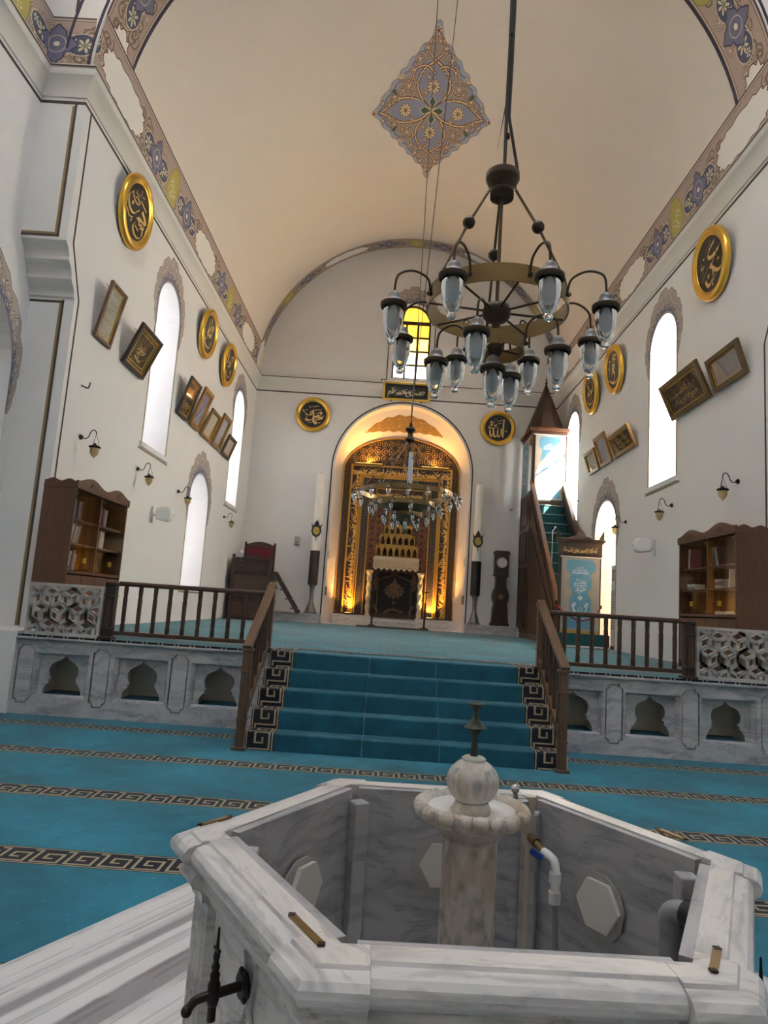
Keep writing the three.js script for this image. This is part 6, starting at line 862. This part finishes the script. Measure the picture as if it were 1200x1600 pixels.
function lamp(parent, C, r0, y0, r1, y1, ang, apex) { // arm from the ring at (r0, y0) over to a lamp at (r1, y1)
  const o = new THREE.Group(); o.name = 'lamp'; o.position.set(C[0], 0, C[1]); o.rotation.y = ang; parent.add(o);
  mesh('arm', [tube([[0, y0, r0], [0, y0 + .02, r0 + .002], [0, lerp(y0, apex, .75), r0 + (r1 - r0) * .1], [0, apex, (r0 + r1) / 2], [0, lerp(y1, apex, .72), r1 - (r1 - r0) * .08], [0, y1 + .01, r1], [0, y1, r1]], .0035, 28, 7), kn.clone().translate(0, y0, r0 + .004)], M.bronze, o);
  const L = new THREE.Object3D(); for (const [n, g, m] of [['cap', capG, M.pewter], ['cap_brim', capB, M.bronze], ['glass_shade', glassG, M.glassSolid], ['bulb', bulbG, M.bulb]]) share(n, g, m, o).position.set(0, y1, r1);
}
const CH = [.09, -1.95];
{
  const t = thing('chandelier', 'large bronze ring chandelier with glass lamps hanging above the fountain', 'chandelier', [CH[0], 0, CH[1]]);
  mesh('canopy', lathe([[0, 2.74], [.036, 2.74], [.036, 2.765], [.03, 2.768], [.044, 2.785], [.05, 2.8], [.052, 2.802], [.052, 2.82], [.045, 2.825], [.012, 2.83], [.008, 2.85], [0, 2.85]], 32), M.bronze, t);
  mesh('stem', [cyl(.0055, .0055, .4, 0, 2.56, 0, 10), cyl(.013, .013, .12, 0, 2.3, 0, 12)], M.rodMetal, t);
  mesh('hub', lathe([[.012, 2.335], [.03, 2.342], [.041, 2.355], [.043, 2.372], [.038, 2.388], [.02, 2.396], [0, 2.398]], 24), M.bronze, t);
  mesh('ring', lathe([[.207, 2.365], [.211, 2.365], [.211, 2.417], [.207, 2.417], [.207, 2.365]], 64), M.brass, t);
  for (let i = 0; i < 8; i++) { const a = i * PI / 4 + .15; mesh('spoke', rod([.035 * Math.sin(a), 2.37, .035 * Math.cos(a)], [.208 * Math.sin(a), 2.372, .208 * Math.cos(a)], .0035, 8), M.bronze, t); }
  mesh('lower_ring', lathe([[.084, 2.24], [.088, 2.24], [.088, 2.282], [.084, 2.282], [.084, 2.24]], 40), M.brass, t); mesh('lower_hub', lathe([[0, 2.225], [.014, 2.23], [.022, 2.245], [.022, 2.265], [.013, 2.275]], 18), M.bronze, t);
  for (let i = 0; i < 4; i++) { const a = i * PI / 2 + .4; mesh('spoke', rod([.015 * Math.sin(a), 2.255, .015 * Math.cos(a)], [.085 * Math.sin(a), 2.255, .085 * Math.cos(a)], .003, 8), M.bronze, t); }
  for (const d of [62, -60, 180]) { const a = d * PI / 180, s = Math.sin(a), c = Math.cos(a), p = (r, y) => [r * s, y, r * c]; const o = mesh('suspension_rod', [rod(p(.045, 2.755), p(.118, 2.618), .0042, 8), rod(p(.118, 2.618), p(.203, 2.435), .0042, 8), rod(p(.042, 2.775), p(.045, 2.755), .002, 6), rod(p(.203, 2.435), p(.209, 2.417), .002, 6)], M.rodMetal, t); mesh('ball_joint', [ball(.019, ...p(.118, 2.618), 14)], M.bronze, o); }
  for (let i = 0; i < 8; i++) lamp(t, [0, 0], .212, 2.388, .32, 2.375, (16 + 45 * i) * PI / 180, 2.448);
  for (let i = 0; i < 4; i++) lamp(t, [0, 0], .089, 2.262, .185, 2.275, (-24 + 90 * i) * PI / 180, 2.345);
  { const o = new THREE.Group(); o.name = 'lamp'; t.add(o); for (const [n, g, m] of [['cap', capG, M.pewter], ['cap_brim', capB, M.bronze], ['glass_shade', glassG, M.glassSolid], ['bulb', bulbG, M.bulb]]) share(n, g, m, o).position.set(-.005, 2.232, .01); }
  mesh('cable', tube([[.004, 2.85, 0], [.012, 2.88, 0], [.004, 2.92, .004], [.008, 3.3, 0], [.006, 5, 0], [.0, 14.6, 0]], .006, 60, 6), M.cable, t);
  mesh('cable', tube([[.045, 2.82, .01], [.04, 2.86, .01], [.016, 2.94, .006], [.014, 3.3, .004], [.018, 5, 0], [.01, 14.6, 0]], .005, 60, 6), M.cable, t);
  mesh('cable', tube([[-.02, 2.91, 0], [.01, 2.9, .006], [.016, 2.915, 0], [.004, 2.94, .004], [.001, 3.2, .006], [.004, 5, .006], [.005, 14.6, .006]], .003, 60, 6), M.cable, t);
  mesh('cable_tie', [cyl(.009, .009, .012, .008, 2.95, 0, 10), cyl(.009, .009, .01, .01, 3.3, 0, 10)], M.iron, t);
}
{
  const t = thing('chandelier', 'wide tiered ring chandelier with many small glass lamps before the niche', 'chandelier', [0, 0, -10]);
  mesh('cap', lathe([[0, 3.93], [.05, 3.94], [.075, 3.98], [.075, 4.0], [.045, 4.03], [.04, 4.08], [.08, 4.13], [.085, 4.16], [.03, 4.18], [.02, 4.24], [0, 4.25]], 24), M.bronze, t);
  mesh('stem', [cyl(.01, .01, 1.2, 0, 3.4, 0, 8), cyl(.012, .012, .3, 0, 4.38, 0, 8)], M.bronze, t);
  mesh('light_box', rbox(.07, .52, .07, .03, 3.52, .06, .008), std({ color: '#c9ced6', roughness: .4 }), t);
  for (const [r, y, h] of [[.68, 3.13, .07], [.42, 2.97, .07], [.24, 2.82, .06]]) { mesh('ring', lathe([[r - .006, y], [r, y], [r, y + h], [r - .006, y + h], [r - .006, y]], 48), M.brass, t); for (let i = 0; i < 6; i++) { const a = i * PI / 3 + r; mesh('spoke', rod([0, y + .03, 0], [r * Math.sin(a), y + .03, r * Math.cos(a)], .006, 6), M.bronze, t); } }
  for (const [r, y, s] of [[.42, 2.99, .1], [.24, 2.84, .1], [.1, 2.76, .08]]) mesh('dish', lathe([[0, y - s], [r * .5, y - s * .9], [r * .9, y - .02], [r, y]], 32), M.dish ??= std({ color: '#6e5a3a', roughness: .45, metalness: .3 }), t);
  for (let i = 0; i < 8; i++) { const a = i * PI / 4 + .2, p = (r, y) => [r * Math.sin(a), y, r * Math.cos(a)]; const o = mesh('suspension_rod', rod(p(.05, 3.95), p(.67, 3.19), .005, 6), M.brass, t); mesh('glass_bead', ball(.022, ...p(.3, 3.645), 8), M.pewter, o); mesh('glass_bead', ball(.022, ...p(.52, 3.375), 8), M.pewter, o); }
  for (let i = 0; i < 18; i++) lamp(t, [0, 0], .682, 3.16, .79, 3.15, i * PI / 9, 3.22);
  for (let i = 0; i < 12; i++) lamp(t, [0, 0], .422, 3.0, .53, 2.99, i * PI / 6 + .1, 3.06);
  for (let i = 0; i < 8; i++) lamp(t, [0, 0], .242, 2.85, .34, 2.86, i * PI / 4 + .3, 2.92);
  for (let i = 0; i < 4; i++) lamp(t, [0, 0], .1, 2.76, .18, 2.78, i * PI / 2, 2.84);
  mesh('green_finial', lathe([[0, 2.56], [.03, 2.58], [.035, 2.66], [.02, 2.7], [0, 2.7]], 14), std({ color: '#5f7a5c', roughness: .25 }), t);
  mesh('cable', tube([[0, 4.5, 0], [.01, 6, 0], [.0, YC + W, 0]], .008, 20, 6), M.cable, t); mesh('cable', rod([0, 4.45, 0], [.46, 14.6, 4.02], .007, 6), M.cable, t);
}
renderer.render(scene, camera);
